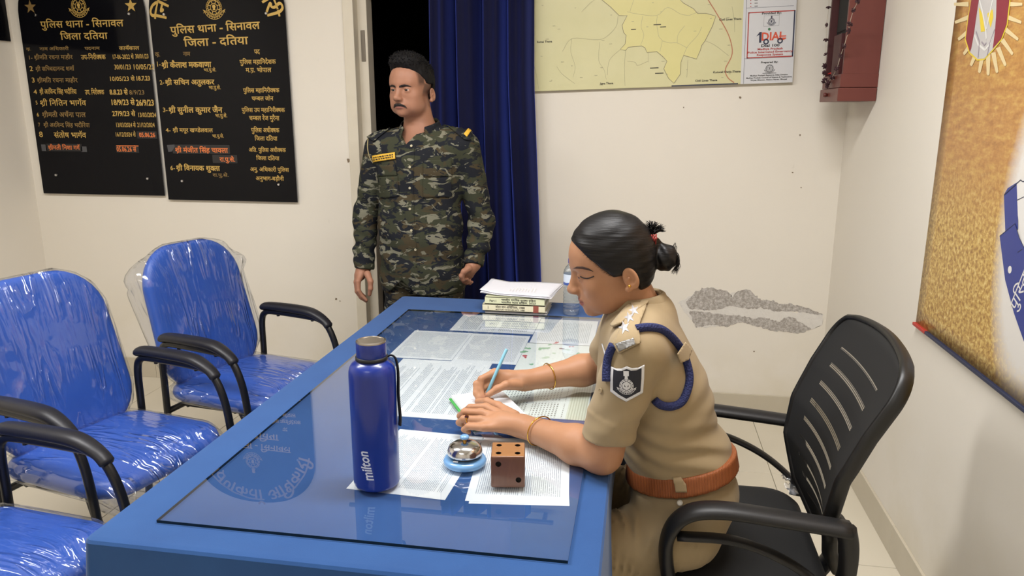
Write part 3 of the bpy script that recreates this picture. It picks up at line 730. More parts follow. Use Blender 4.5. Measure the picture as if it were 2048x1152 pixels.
for k in range(9):
    a = 2 * PI * k / 9; b.tube([(0, 0, .008), (.012 * math.cos(a), .012 * math.sin(a), .016), (.024 * math.cos(a), .024 * math.sin(a), .010)], [.003, .009, .003], 6, flat=(.45, 1))
b.obj('petals', 'flower_red', fr_, smooth=True)
b = BM().tube([(0, 0, -.002), (0, 0, .018)], [.006, .008], 8); b.obj('flower_heart', 'flower_dry', fr_, smooth=True)

# ------------------------------------------------------------------ big printed banner on the right wall
PX = XR - .006
pyL, pyR, pz0, pz1 = 2.553, 1.05, 0.822, 2.35
org = Vector((PX, pyL, pz0))
def ploc(u, v_): p_ = at_x(u, v_, PX); return (pyL - p_.y, p_.z - pz0)
t = NT('banner_print'); tc = t.node('ShaderNodeTexCoord'); uvm = t.node('ShaderNodeMapping'); t.link(tc.outputs['UV'], uvm.inputs[0]); v = uvm.outputs[0]
n1 = t.noise(v, 75, 5, 0.6, 0.4); n2 = t.noise(v, 5, 3)
mp2 = t.node('ShaderNodeMapping'); mp2.inputs['Scale'].default_value = (1, 3.2, 1); t.link(tc.outputs['UV'], mp2.inputs[0]); n3 = t.noise(mp2.outputs[0], 16, 5, 0.65)
field = t.ramp(n1, [(0.32, lin(140, 98, 46)), (0.46, lin(178, 138, 70)), (0.56, lin(204, 170, 94)), (0.70, lin(228, 204, 138))])
earth = t.ramp(n3, [(0.3, lin(152, 100, 56)), (0.5, lin(180, 128, 70)), (0.7, lin(202, 164, 92))])
sv = t.sep(v); hf = t.ramp(sv[1], [(0.34, (0, 0, 0)), (0.56, (1, 1, 1))])
colr = t.mix(t.math('MULTIPLY', hf, 0.85), field, earth)
bc = ploc(2085, 470)
dx = t.math('DIVIDE', t.math('SUBTRACT', sv[0], bc[0]), bc[0] - ploc(1978, 560)[0]); dy = t.math('DIVIDE', t.math('SUBTRACT', sv[1], bc[1]), 0.44)
dist_ = t.math('SQRT', t.math('ADD', t.math('MULTIPLY', dx, dx), t.math('MULTIPLY', dy, dy)))
halo = t.ramp(t.math('ADD', dist_, t.math('MULTIPLY', t.math('SUBTRACT', n1, .5), .15)), [(0.72, (1, 1, 1)), (1.02, (0, 0, 0))])
t.set(col=t.mix(halo, colr, lin(218, 214, 208)), rough=0.3, spec=0.4); t.bump(n2, 0.1, 0.01)
bn = thing('wall_banner', org, 0, 'large golden printed banner with a dark batten along its foot, on the right wall', 'banner')
W_, H_ = pyL - pyR, pz1 - pz0
N = 24; vs = []; fs = []; uv = []
for j in range(N + 1):
    for i in range(N + 1):
        a, c = i / N, j / N; vs.append((0.0006 * math.sin(a * 9 + c * 5) - .001, -a * W_, c * H_)); uv.append((a * W_, c * H_))
for j in range(N):
    for i in range(N): k = j * (N + 1) + i; fs.append((k, k + 1, k + N + 2, k + N + 1))
o = pd('sheet', vs, fs, 'banner_print', bn, True, uv)
md = o.modifiers.new('thick', 'SOLIDIFY'); md.thickness = 0.0015; md.offset = -1
plain('print_maroon', (132, 34, 56), 0.4); plain('print_yellow', (222, 196, 60), 0.4); plain('print_silver', (190, 186, 184), 0.4); plain('print_blue', (38, 54, 132), 0.35); plain('print_white', (220, 218, 214), 0.4); plain('print_lilac', (150, 140, 150), 0.4); plain('print_cream', (216, 196, 150), 0.4)
P_ = Print(); zz = lambda pts: [ploc(1820 + a * .1389, c * .1389) for a, c in pts]
def tri(pts, mat, z):
    b_ = bmesh.new(); vv = [b_.verts.new((x, y, 0)) for x, y in pts]; b_.faces.new(vv); bmesh.ops.triangulate(b_, faces=b_.faces[:]); b_.verts.index_update()
    P_.add([(x.co.x, x.co.y) for x in b_.verts], [tuple(y.index for y in f.verts) for f in b_.faces], mat, z); b_.free()
UP = 700
for k in range(17):   # pale rays round the oval
    a = math.radians(150 + 15 * k); cxo, cyo = 1140, 60
    x_, y_ = cxo + 270 * math.cos(a) * 1.05, cyo - 720 * math.sin(a); xo, yo = cxo + 470 * math.cos(a) * 1.05, cyo - 1010 * math.sin(a)
    nx, ny = -(yo - y_), (xo - x_); L = math.hypot(nx, ny); nx, ny = nx / L * 34, ny / L * 34
    tri(zz([(x_ - nx, y_ - ny), (x_ + nx, y_ + ny), (xo + nx * .6, yo + ny * .6), (xo, yo + 20), (xo - nx * .6, yo - ny * .6)]), 6, .0003)
oval = [(905, 0), (860, 250), (820, 560), (880, 750), (990, 850), (1090, 840), (1200, 720), (1330, 560), (1410, 350), (1450, 0), (1440, -300), (1350, -560), (1180, -680), (1020, -580), (930, -300)]
tri(zz([(1145 + (a - 1145) * 1.05, 60 + (c - 60) * 1.03) for a, c in oval]), 1, .0006); tri(zz(oval), 2, .0009)
tri(zz([(905, -200), (1010, -200), (1010, 0), (975, 230), (940, 480), (900, 700), (880, 750), (820, 560), (860, 250), (900, 0)]), 0, .0012)
tri(zz([(1270, -200), (1440, -200), (1450, 0), (1410, 350), (1330, 560), (1210, 700), (1240, 480), (1260, 230)]), 0, .0012)
tri(zz([(1010, 100), (1060, 200), (1100, 450), (1040, 460), (1020, 250)]), 1, .0012); tri(zz([(1130, 200), (1210, 130), (1220, 250), (1180, 400), (1150, 300)]), 1, .0012)
for q in ([(1020, 0), (1060, 150), (1110, 420), (1120, 560)], [(1210, 0), (1170, 180), (1120, 420)], [(950, 500), (1000, 640), (1100, 720)], [(1220, 480), (1180, 620), (1100, 720)]): P_.line(zz(q), .006, 4, .0014)
for q in ([(970, 450), (1020, 600), (1000, 830)], [(1240, 420), (1170, 620), (1130, 800)], [(1050, 600), (1090, 650), (1120, 620)]): P_.line(zz(q), .005, 5, .0015)
zb = lambda pts: [ploc(1940 + a * .4426, 330 + c * .4426) for a, c in pts]
tri(zb([(158, 135), (175, 105), (215, 80), (300, 55), (300, 190), (222, 200), (222, 290), (165, 312)]), 3, .0004)
tri(zb([(217, 82), (235, 68), (330, 60), (330, 360), (244, 370), (222, 230)]), 4, .0007)
P_.line(zb([(160, 135), (235, 68), (244, 75), (300, 70)]), .003, 7, .001); P_.line(zb([(217, 160), (300, 120)]), .002, 7, .001)
tri(zb([(140, 322), (210, 265), (230, 330), (300, 470), (340, 900), (280, 880), (244, 780), (205, 670), (165, 520)]), 3, .001)
P_.line(zb([(140, 322), (210, 265), (230, 330), (300, 470)]), .002, 7, .0013); P_.line(zb([(222, 395), (244, 380)]), .002, 7, .0013)
q = ploc(1940 + 187 * .4426, 330 + 473 * .4426); P_.ring(q[0], q[1], 0, .0095, n=14, mat=4, z=.0014)
q = ploc(1940 + 212 * .4426, 330 + 668 * .4426); P_.text('पुस्तिका', q[0], q[1], .052, 'l', .004, 4, rot=math.radians(68), z=.0014)
P_.obj('print', ['print_maroon', 'print_yellow', 'print_silver', 'print_blue', 'print_white', 'print_lilac', 'print_cream', 'print_navy'], (-.0022, 0, 0), (0, -1, 0), (0, 0, 1), bn)
b = BM().box((-.003, -W_ / 2, .004), (.014, W_, .010), bevel=.002); b.obj('batten', 'print_navy', bn)
b = BM().box((-.0035, -.053, .004), (.0145, .11, .0105), bevel=.002); b.obj('batten_end', 'print_red', bn)
# ------------------------------------------------------------------ desk, cloth, glass
TX0, TX1, TY0, TY1, TZ = -0.957, -0.042, 1.048, 2.892, 0.760
mottled('desk_wood', (96, 66, 44), (80, 54, 36), 12, 0.5)
dk = thing('desk', ((TX0 + TX1) / 2, (TY0 + TY1) / 2, 0), 0, 'long wooden office desk hidden under the blue cloth', 'desk')
hx, hy = (TX1 - TX0) / 2 - .006, (TY1 - TY0) / 2 - .006
BM().box((0, 0, TZ - .018), (2 * hx, 2 * hy, .03), bevel=.003).obj('desktop', 'desk_wood', dk)
for a in (-1, 1):
    for c in (-1, 1): BM().box((a * (hx - .04), c * (hy - .04), (TZ - .033) / 2), (.05, .05, TZ - .033)).obj('leg', 'desk_wood', dk)
t = NT('blue_cloth'); v = t.coord()
t.set(col=t.mix(t.noise(v, 7, 5, 0.6), lin(34, 68, 120), lin(44, 84, 140)), rough=0.8, spec=0.15, sheen=0.15)
t.bump(t.noise(v, 500, 2), 0.12, 0.001)
def rr_loop(x0, x1, y0, y1, r, n):
    per = 2 * (x1 - x0 + y1 - y0 - 4 * r) + 2 * PI * r; out = []
    segs = []
    nx = max(2, int(n * (x1 - x0 - 2 * r) / per)); ny = max(2, int(n * (y1 - y0 - 2 * r) / per)); nc = 10
    for (cx, cy, a0) in ((x1 - r, y0 + r, -90), (x1 - r, y1 - r, 0), (x0 + r, y1 - r, 90), (x0 + r, y0 + r, 180)):
        for k in range(nc + 1): a = math.radians(a0 + 90 * k / nc); segs.append((cx + r * math.cos(a), cy + r * math.sin(a), math.cos(a), math.sin(a), 1.0 if 0 < k < nc else .6))
        nxt = {-90: ny, 0: nx, 90: ny, 180: nx}[a0]
        p0 = segs[-1]
        ends = {-90: (x1, y1 - r), 0: (x0 + r, y1), 90: (x0, y0 + r), 180: (x1 - r, y0)}[a0]
        for k in range(1, nxt): f = k / nxt; segs.append((p0[0] + (ends[0] - p0[0]) * f, p0[1] + (ends[1] - p0[1]) * f, p0[2], p0[3], 0.0))
    return segs
L = rr_loop(TX0, TX1, TY0, TY1, 0.018, 300); n = len(L)
rows = [(-.0175, TZ), (-.012, TZ), (-.004, TZ - .001), (0, TZ - .006), (.001, TZ - .016)] + [(None, TZ - .016 - .70 * k / 14) for k in range(1, 15)]
vs = []; fs = []
for ri, (off, z) in enumerate(rows):
    for k, (x, y, nx, ny, cr) in enumerate(L):
        zz_ = z
        if off is not None: o_ = off
        else:
            s_ = (TZ - z) / .72; al = y if abs(nx) > .5 else x
            fold = .5 + .5 * math.sin(al * 13 + 1.3 * math.sin(al * 5.1) + (2 if nx > 0 else 0))
            o_ = .002 + s_ * (.012 + .030 * fold * s_ + cr * .035)
            if ny > .5: o_ *= .4
            if nx > .5:
                up_ = max(0, min(1, (y - 1.30) / .10)) * max(0, min(1, (2.45 - y) / .10)); up_ = up_ * up_ * (3 - 2 * up_)
                zz_ = TZ - .016 - (TZ - .016 - z) * (1 - .86 * up_); o_ *= 1 - .8 * up_
        vs.append((x + nx * o_, y + ny * o_, zz_))
for r in range(len(rows) - 1):
    for k in range(n): a = r * n + k; b_ = r * n + (k + 1) % n; fs.append((a, a + n, b_ + n, b_))
fs.append(tuple(range(n)))
cl = pd('tablecloth', vs, fs, 'blue_cloth', None, True)
tag(cl, 'plain blue cloth covering the long desk and hanging to the floor', 'tablecloth')
cl.data.set_sharp_from_angle(angle=math.radians(24))
GX0, GX1, GY0, GY1, GZ0, GZ1 = -0.858, -0.098, 1.121, 2.660, 0.7613, 0.7673
thin_clear('table_glass', (0.965, 0.98, 0.985), 1.52, 0.0, 0.01, gain=2.2)
plain('glass_edge', (16, 30, 30), 0.15)
t = NT('glass_under'); t.n.remove(t.b); tr = t.node('ShaderNodeBsdfTransparent'); t.link(tr.outputs[0], t.out.inputs[0])
gs = BM().box(((GX0 + GX1) / 2, (GY0 + GY1) / 2, (GZ0 + GZ1) / 2), (GX1 - GX0, GY1 - GY0, GZ1 - GZ0)).obj('glass_sheet', ['table_glass', 'glass_edge', 'glass_under'])
for p_ in gs.data.polygons:
    if abs(p_.normal.z) < .5: p_.material_index = 1
    elif p_.normal.z < 0: p_.material_index = 2
tag(gs, 'clear glass sheet with dark edges lying on the blue tablecloth', 'glass sheet')

# ------------------------------------------------------------------ printed sheets under the glass
PAPER, INK = lin(224, 230, 235), lin(128, 140, 154)
def sheet_mat(name, mode, lines=40, margin=.08, ink=INK, paper=PAPER, dens=.40, seed=0.0, cols=12):
    t = NT(name); tc = t.node('ShaderNodeTexCoord'); sp = t.sep(tc.outputs['UV']); u, v = sp[0], sp[1]
    def inside(x, a, b_): return t.math('MULTIPLY', t.math('GREATER_THAN', x, a), t.math('LESS_THAN', x, b_))
    box = t.math('MULTIPLY', inside(u, margin, 1 - margin), inside(v, margin * .8, 1 - margin * .8))
    lines = lines * (1.35 if mode == 'text' else 1)
    row = t.math('FLOOR', t.math('MULTIPLY', v, lines)); fr_ = t.math('FRACT', t.math('MULTIPLY', v, lines))
    stripe = inside(fr_, .25, .62)
    cb = t.node('ShaderNodeCombineXYZ'); t.link(t.math('MULTIPLY', u, 100), cb.inputs[0]); t.link(t.math('MULTIPLY', row, 7.31), cb.inputs[1]); cb.inputs[2].default_value = seed
    words = t.math('GREATER_THAN', t.noise(cb.outputs[0], 1.1, 2, .6), dens)
    if mode == 'text':
        cb2 = t.node('ShaderNodeCombineXYZ'); t.link(t.math('MULTIPLY', row, .37), cb2.inputs[0]); cb2.inputs[1].default_value = seed
        par = t.math('GREATER_THAN', t.noise(cb2.outputs[0], 1.0, 1), .40)
        cb3 = t.node('ShaderNodeCombineXYZ'); t.link(t.math('MULTIPLY', row, 3.1), cb3.inputs[0]); cb3.inputs[1].default_value = seed + 3
        endl = t.math('LESS_THAN', u, t.math('ADD', .62, t.math('MULTIPLY', t.noise(cb3.outputs[0], 1.0, 1), .5)))
        fac = t.math('MULTIPLY', t.math('MULTIPLY', t.math('MULTIPLY', stripe, words), t.math('MULTIPLY', par, endl)), box)
        fac = t.math('MULTIPLY', fac, .85)
    elif mode == 'grid':
        cfr = t.math('FRACT', t.math('MULTIPLY', u, cols))
        gl = t.math('MAXIMUM', t.math('LESS_THAN', cfr, .07), t.math('LESS_THAN', fr_, .16))
        fac = t.math('MULTIPLY', t.math('MAXIMUM', t.math('MULTIPLY', gl, .45), t.math('MULTIPLY', t.math('MULTIPLY', stripe, words), .45)), box)
    elif mode == 'calendar':
        ur = t.math('FRACT', t.math('MULTIPLY', u, 3)); ui = t.math('FRACT', t.math('MULTIPLY', ur, 9))
        cell = t.math('MULTIPLY', t.math('MULTIPLY', inside(ui, .2, .72), inside(ur, .06, .93)), inside(fr_, .2, .7))
        rv = t.math('FRACT', t.math('MULTIPLY', v, 4)); cell = t.math('MULTIPLY', cell, inside(rv, .10, .95))
        fac = t.math('MULTIPLY', t.math('MULTIPLY', t.math('MULTIPLY', cell, words), inside(v, .22, .97)), .75)
        foot = t.math('MULTIPLY', inside(v, .05, .2), t.math('GREATER_THAN', t.math('FRACT', t.math('MULTIPLY', v, 48)), .55)); fac = t.math('MAXIMUM', fac, t.math('MULTIPLY', foot, .35))
    col = t.mix(fac, paper, ink)
    if mode == 'calendar': col = t.mix(inside(v, .012, .04), col, lin(58, 92, 120)); col = t.mix(t.math('MULTIPLY', inside(v, .05, .2), .35), col, lin(196, 200, 150))
    t.set(col=col, rough=.55); return name
def sheet(name, x0, x1, y0, y1, mat, z, label, cat='paper', rot=0.0, group=None, flip=False):
    cx, cy = (x0 + x1) / 2, (y0 + y1) / 2; w_, h_ = (x1 - x0) / 2, (y1 - y0) / 2; d = .00022
    vs = [(a * w_, c * h_, z_) for z_ in (d, -d) for a, c in ((-1, -1), (1, -1), (1, 1), (-1, 1))]
    fs = [(0, 1, 2, 3), (7, 6, 5, 4)] + [(k, 4 + k, 4 + (k + 1) % 4, (k + 1) % 4) for k in range(4)]
    uv = [(0, 1), (0, 0), (1, 0), (1, 1)] * 2       # lines run along +y, page top towards -x
    o = pd(name, vs, fs, mat, None, False, uv); o.location = (cx, cy, z); o.rotation_euler = (0, 0, rot)
    return tag(o, label, cat, group)
GRP = 'printed sheets under the desk glass'
Z0 = TZ + .0004
sheet('printed_sheet', -.639, -.347, 2.434, 2.646, sheet_mat('print_a', 'text', 34, .1, seed=1.0), Z0, 'typed sheet under the glass right in front of the stacked books', group=GRP)
sheet('printed_sheet', -.345, -.137, 2.334, 2.635, sheet_mat('print_b', 'text', 26, .1, seed=9.0, dens=.43, ink=lin(120, 140, 150)), Z0, 'pale printed sheet under the glass beside the water bottle', group=GRP)
sheet('printed_sheet', -.757, -.552, 2.118, 2.413, sheet_mat('grid_a', 'grid', 44, .06, seed=3.0, cols=14), Z0, 'finely ruled table sheet under the glass, the left one of the ruled pair', group=GRP)
sheet('printed_sheet', -.551, -.352, 2.112, 2.411, sheet_mat('grid_b', 'grid', 40, .07, seed=4.0, cols=18, ink=lin(110, 122, 138)), Z0, 'finely ruled table sheet under the glass, the right one of the ruled pair', group=GRP)
sheet('printed_sheet', -.703, -.424, 1.678, 2.112, sheet_mat('print_c', 'text', 46, .07, seed=5.5, dens=.38), Z0 - .0001, 'large closely typed sheet under the glass between the blue flask and the notepad', group=GRP)
cal = sheet('calendar_sheet', -.425, -.100, 1.728, 2.062, sheet_mat('print_cal', 'calendar', 40, .05, seed=7.0, dens=.36, paper=lin(220, 228, 224), ink=lin(70, 76, 72)), Z0, 'calendar sheet with rows of dates under the writing arm', 'calendar', group=None)
col4 = sheet('picture_chart', -.351, -.139, 2.062, 2.338, sheet_mat('print_d', 'text', 12, .2, seed=2.0, dens=.62, paper=lin(222, 230, 228)), Z0, 'pale chart with small red and green pictures under the far forearm', 'chart')
P_ = Print(); rr = random.Random(11)
for (a, c, m_, r) in [(1050, 712, 0, .012), (1083, 698, 1, .014), (1100, 690, 1, .01), (1110, 686, 0, .009), (1055, 697, 1, .01), (1125, 697, 2, .008), (1142, 694, 0, .008), (1160, 708, 1, .012), (1064, 729, 1, .009), (1048, 716, 0, .008), (1110, 708, 3, .012), (1150, 712, 3, .01), (1090, 715, 3, .014), (1096, 697, 1, .012), (1045, 705, 1, .009), (1052, 703, 1, .008), (1135, 700, 3, .01)]:
    q = at_z(a, c, Z0)
    for k in range(3):
        zk = globals().get('zk', 0) + .000004; globals()['zk'] = zk
        P_.ring(q.x + rr.uniform(-.006, .006), q.y + rr.uniform(-.008, .008), 0, r * rr.uniform(.4, .8), n=9, mat=m_, sx=rr.uniform(.6, 1.2), z=zk)
plain('chart_red', (186, 84, 92), .6); plain('chart_green', (128, 176, 140), .6); plain('chart_dark', (110, 60, 80), .6); plain('chart_pale', (176, 200, 178), .6)
o = P_.obj('pictures', ['chart_red', 'chart_green', 'chart_dark', 'chart_pale'], (0, 0, Z0 + .0003), (1, 0, 0), (0, 1, 0), col4); o.location = (-col4.location.x, -col4.location.y, -col4.location.z)
sheet('printed_sheet', -.556, -.348, 1.299, 1.598, sheet_mat('print_e', 'text', 40, .09, seed=13.0, dens=.38), Z0, 'typed sheet under the glass below the blue flask and the desk bell', rot=math.radians(-3), group=GRP)
sheet('printed_sheet', -.330, -.128, 1.306, 1.600, sheet_mat('print_f', 'text', 36, .1, seed=21.0, dens=.40), Z0, 'typed sheet under the glass below the wooden cube', rot=math.radians(5), group=GRP)
sheet('printed_sheet', -.326, -.131, 1.300, 1.594, 'print_f', Z0 - .0003, 'second sheet peeping out under the sheet below the wooden cube', rot=math.radians(7), group=GRP)

# ------------------------------------------------------------------ things standing on the desk
DZ_ = GZ1 + .0002
# blue flask
t = NT('flask_blue'); t.set(col=lin(18, 44, 134), rough=.3, spec=.45, coat=.3); t.b.inputs['Coat Roughness'].default_value = .12
plain('strap_black', (18, 18, 20), .55); plain('print_pale', (206, 212, 226), .4)
NT('brushed_steel').set(col=lin(176, 168, 158), rough=.3, metal=1.0)
fk = thing('steel_flask', (-.506, 1.327, DZ_), 0, 'tall glossy blue bottle flask with a black strap', 'flask')
R0 = .0462
BM().lathe([(0, 0), (.041, 0), (.0445, .0025), (R0, .008), (R0, .230), (.0457, .240), (.0435, .249), (.039, .256), (.033, .260), (.0295, .2625), (.0285, .268)], seg=48).obj('body', 'flask_blue', fk, smooth=True)
cap_ = BM().lathe([(.0285, .2685), (.0292, .270), (.0292, .298), (.0285, .3005)], seg=40).obj('cap', 'flask_blue', fk, smooth=True)
BM().lathe([(.0292, .2985), (.0290, .3010), (.0255, .3022), (.0250, .3012), (0, .3014)], seg=40).obj('cap_disc', 'brushed_steel', cap_, angle=30)
st = thing('strap', (0, 0, 0)); st.parent = fk
st2 = BM(); st2.lathe([(.0288, .2625), (.0315, .2635), (.0315, .2695), (.0288, .2705)], seg=36); strap = st2.obj('strap', 'strap_black', fk, smooth=True)
bpy.data.objects.remove(st); strap.name = 'strap'
BM().tube(bez([(.028, .006, .266), (.037, .009, .270), (.0455, .010, .262), (.0495, .009, .235), (.0495, .006, .19), (.0525, .003, .145), (.052, .0, .128)], 8), [.0036 + .0022 * k / 48 for k in range(49)], 8, flat=(.4, 1.0), up=(1, 0, 0)).obj('strap_loop', 'strap_black', strap, smooth=True)
def wrap_text(txt, size, z0, ang, r, name, mat, parent, wd):
    v_, f_, w_ = layout(txt, .006); k = wd / w_
    P2 = []
    for a, b_ in v_:   # reads upwards along the side of the bottle
        th = ang - (b_ * size) / r * -1; zz_ = z0 + a * k
        P2.append((r * math.cos(th - .0), r * math.sin(th), zz_))
    return pd(name, P2, f_, mat, parent)
# text runs up the bottle, letter tops point left
v_, f_, w_ = layout('milton', .022); k_ = .062 / w_; ang0 = math.radians(-77)
_b = bmesh.new(); _v = [_b.verts.new((a, b_, 0)) for a, b_ in v_]
for q in f_: _b.faces.new([_v[i] for i in q])
for k in range(-4, 16): bmesh.ops.bisect_plane(_b, geom=_b.verts[:] + _b.edges[:] + _b.faces[:], plane_co=(0, k * .07, 0), plane_no=(0, 1, 0))
_b.verts.index_update(); v_ = [(x.co.x, x.co.y) for x in _b.verts]; f_ = [tuple(y.index for y in f.verts) for f in _b.faces]; _b.free()
P2 = []
for a, b_ in v_:
    th = ang0 - (b_ * .030 + a * .004) / R0; P2.append(((R0 + .0004) * math.cos(th), (R0 + .0004) * math.sin(th), .028 + a * k_))
pd('brand_print', P2, f_, 'print_pale', fk)
# desk bell
plain('bell_blue', (110, 158, 206), .25, coat=.4); plain('brass', (196, 152, 70), .25, metal=1.0)
bl = thing('desk_bell', (-.350, 1.440, DZ_), 0, 'chrome desk bell on a light blue round base', 'bell')
BM().lathe([(0, 0), (.042, 0), (.0455, .004), (.046, .009), (.043, .014), (.036, .0165), (0, .0165)], seg=40).obj('base', 'bell_blue', bl, smooth=True)
BM().lathe([(0, .0166), (.027, .0166), (.027, .022), (.012, .024), (.012, .030)], seg=24).obj('mechanism', 'board_edge', bl, angle=30)
BM().box((-.012, -.028, .019), (.012, .014, .004), bevel=.001).obj('striker', 'chrome', bl)
BM().lathe([(.0335, .0235), (.0375, .0245), (.038, .027), (.037, .0335), (.033, .041), (.025, .0465), (.014, .0495), (.005, .0505), (0, .0505)], seg=48).obj('dome', 'chrome', bl, smooth=True)
BM().lathe([(0, .0505), (.004, .0505), (.004, .058), (.0035, .058)], seg=14).obj('button_stem', 'brass', bl, angle=40)
BM().lathe([(.003, .058), (.0095, .0582), (.0102, .061), (.008, .0645), (0, .0655)], seg=24).obj('button', 'bell_blue', bl, smooth=True)
# wooden die
t = NT('die_wood'); v = t.coord(scale=(1, 1, .3)); nn_ = t.noise(v, 55, 5, .6, 1.2)
t.set(col=t.mix(nn_, lin(88, 54, 38), lin(116, 76, 54)), rough=.32, spec=.45, coat=.25)
t = NT('die_top'); v = t.coord(scale=(.3, 1, 1)); t.set(col=t.mix(t.noise(v, 60, 5, .6), lin(132, 90, 54), lin(160, 114, 72)), rough=.35, coat=.2)
plain('pip_dark', (30, 20, 16), .8)
CS = .068
cb_o = BM().box((0, 0, CS / 2), (CS, CS, CS), bevel=.0032, seg=3).obj('wooden_cube', ['die_wood', 'die_top', 'pip_dark'])
cut = BM()
hs = CS / 2
def pip(p, ax):
    a = Vector(ax); q = Vector(p); cut.tube([q + a * .01, q - a * .006], .0058, 16, mat=2)
for sx_ in (-1, 1):
    for sy_ in (-1, 1): pip((sx_ * .019, sy_ * .018, CS), (0, 0, 1))
pip((-.019, -hs, CS * .76), (0, -1, 0)); pip((.021, -hs, CS * .26), (0, -1, 0)); pip((-hs, 0, CS * .5), (-1, 0, 0)); pip((hs, .018, CS * .75), (1, 0, 0)); pip((hs, -.018, CS * .25), (1, 0, 0))
cut_o = cut.obj('cutter', ['die_wood', 'die_top', 'pip_dark'])
bo = cb_o.modifiers.new('pips', 'BOOLEAN'); bo.object = cut_o; bo.operation = 'DIFFERENCE'; bo.solver = 'EXACT'
dg = bpy.context.evaluated_depsgraph_get(); me_ = bpy.data.meshes.new_from_object(cb_o.evaluated_get(dg)); cb_o.modifiers.clear(); old = cb_o.data; cb_o.data = me_
bpy.data.objects.remove(cut_o)
for p_ in me_.polygons:
    if p_.normal.z > .9 and p_.center.z > CS - .001: p_.material_index = 1
me_.shade_smooth(); me_.set_sharp_from_angle(angle=math.radians(35))
cb_o.location = (-.246, 1.383, DZ_); cb_o.rotation_euler = (0, 0, math.radians(9))
tag(cb_o, 'brown wooden cube like a big die with drilled pips, beside the desk bell', 'wooden cube')
# notepad
plain('page_white', (226, 228, 232), .7); plain('cover_green', (56, 150, 66), .45); plain('ink_pink', (190, 170, 196), .7)
nL, nF, nR = Vector((-.469, 1.790, 0)), Vector((-.352, 1.858, 0)), Vector((-.240, 1.700, 0))
e1 = (nF - nL); e2 = Vector((e1.y, -e1.x, 0)).normalized() * .203; w1 = e1.length; e1n = e1 / w1
npad = thing('notepad', ((nL + nF) / 2 + e2 / 2) + Vector((0, 0, DZ_)), math.atan2(e1.y, e1.x), 'white writing pad with a green cover under the woman\'s hands', 'notepad')
BM().box((0, 0, .0015), (w1 + .012, .209, .003), bevel=.0006, seg=1).obj('cover', 'cover_green', npad)
BM().box((0, -.002, .0082), (w1, .201, .0102), bevel=.0004, seg=1).obj('pages', 'page_white', npad)
rr = random.Random(2); P_ = Print()
for k in range(4):
    y_ = .072 - k * .011
    for x_ in np.arange(-.03, .05, .011): P_.line([(x_, y_), (x_ + .004, y_ + rr.uniform(.001, .004)), (x_ + .008, y_ + rr.uniform(-.002, .002))], .0012, 0)
P_.obj('handwriting', ['ink_pink'], (0, 0, .0137), (1, 0, 0), (0, 1, 0), npad)
NPZ = DZ_ + .0135
# water bottle
thin_clear('pet_clear', (.84, .89, .92), 1.5, .04, .07, (.5, 70, .006), haze=.05); plain('bottle_cap', (38, 48, 150), .4)
t = NT('bottle_label'); tc = t.node('ShaderNodeTexCoord'); sp = t.sep(tc.outputs['Object'])
lc = t.ramp(t.math('ADD', sp[2], t.math('MULTIPLY', t.noise(tc.outputs['Object'], 60, 2), .012)), [(0.118, lin(52, 78, 146)), (0.128, lin(52, 78, 146)), (0.130, lin(196, 206, 220)), (0.165, lin(188, 198, 214))], 'CONSTANT'); t.set(col=lc, rough=.35)
wbt = thing('water_bottle', (-.243, 2.712, TZ + .001), 0, 'clear plastic water bottle with a blue cap standing by the books', 'bottle')
prof = [(0, .004), (.018, .001), (.027, .003), (.030, .012)]
for k in range(7): z_ = .016 + k * .0135; prof += [(.0305, z_), (.0305, z_ + .006), (.0285, z_ + .0095), (.0285, z_ + .011)]
prof += [(.0305, .114), (.0305, .160), (.0285, .170), (.022, .183), (.0135, .192), (.0125, .197), (.0125, .206)]
BM().lathe(prof, seg=40).obj('body', 'pet_clear', wbt, smooth=True)
BM().lathe([(.0309, .117), (.0309, .157)], seg=40).obj('label', 'bottle_label', wbt, smooth=True)
BM().lathe([(.0138, .196), (.0142, .198), (.0142, .212), (.013, .214), (0, .214)], seg=24).obj('cap', 'bottle_cap', wbt, angle=40)
# stacked books
plain('book_cream', (206, 200, 172), .55); plain('book_pale', (198, 200, 168), .55); plain('book_pages', (222, 216, 200), .8); plain('book_maroon', (132, 66, 52), .5); plain('book_grey', (184, 182, 178), .5)
def book(x0, x1, y0, y1, z, h, mat, label, rz=0.0, lines=(), band=None):
    cx, cy = (x0 + x1) / 2, (y0 + y1) / 2; L_, D_ = x1 - x0, y1 - y0
    r = thing('law_book', (cx, cy, z), rz, label, 'book', 'law books stacked at the far end of the desk')
    c = BM(); c.box((0, 0, .001), (L_, D_, .002)); c.box((0, 0, h - .001), (L_, D_, .002)); c.box((0, -D_ / 2 + .001, h / 2), (L_, .002, h)); c.obj('cover', mat, r)
    BM().box((0, .002, h / 2), (L_ - .008, D_ - .008, h - .0042)).obj('page_block', 'book_pages', r)
    P_ = Print()
    if band: P_.rect(band[0], 0, band[1], h, 1)
    for (tx, px_, pz_, sz, wd) in lines: P_.text(tx, px_, pz_, sz, 'l', .016, 0, width=wd, z=.0002)
    if lines or band: P_.obj('spine_print', ['print_black', 'book_maroon'], (0, -D_ / 2 - .0003, 0), (1, 0, 0), (0, 0, 1), r)
    return r
book(-.563, -.330, 2.672, 2.830, TZ + .0005, .012, 'book_grey', 'thin grey book at the bottom of the stack of law books')
book(-.572, -.336, 2.668, 2.826, TZ + .0130, .026, 'book_cream', 'cream book with a maroon band, in the middle of the book stack', 0.0, [('मोटर यान अधिनियम, 1988', -.068, .0125, .012, .11), ('MOTOR VEHICLES ACT, 1988', -.068, .004, .0075, .11), ('I', -.098, .008, .016, .003)], (.074, .094))
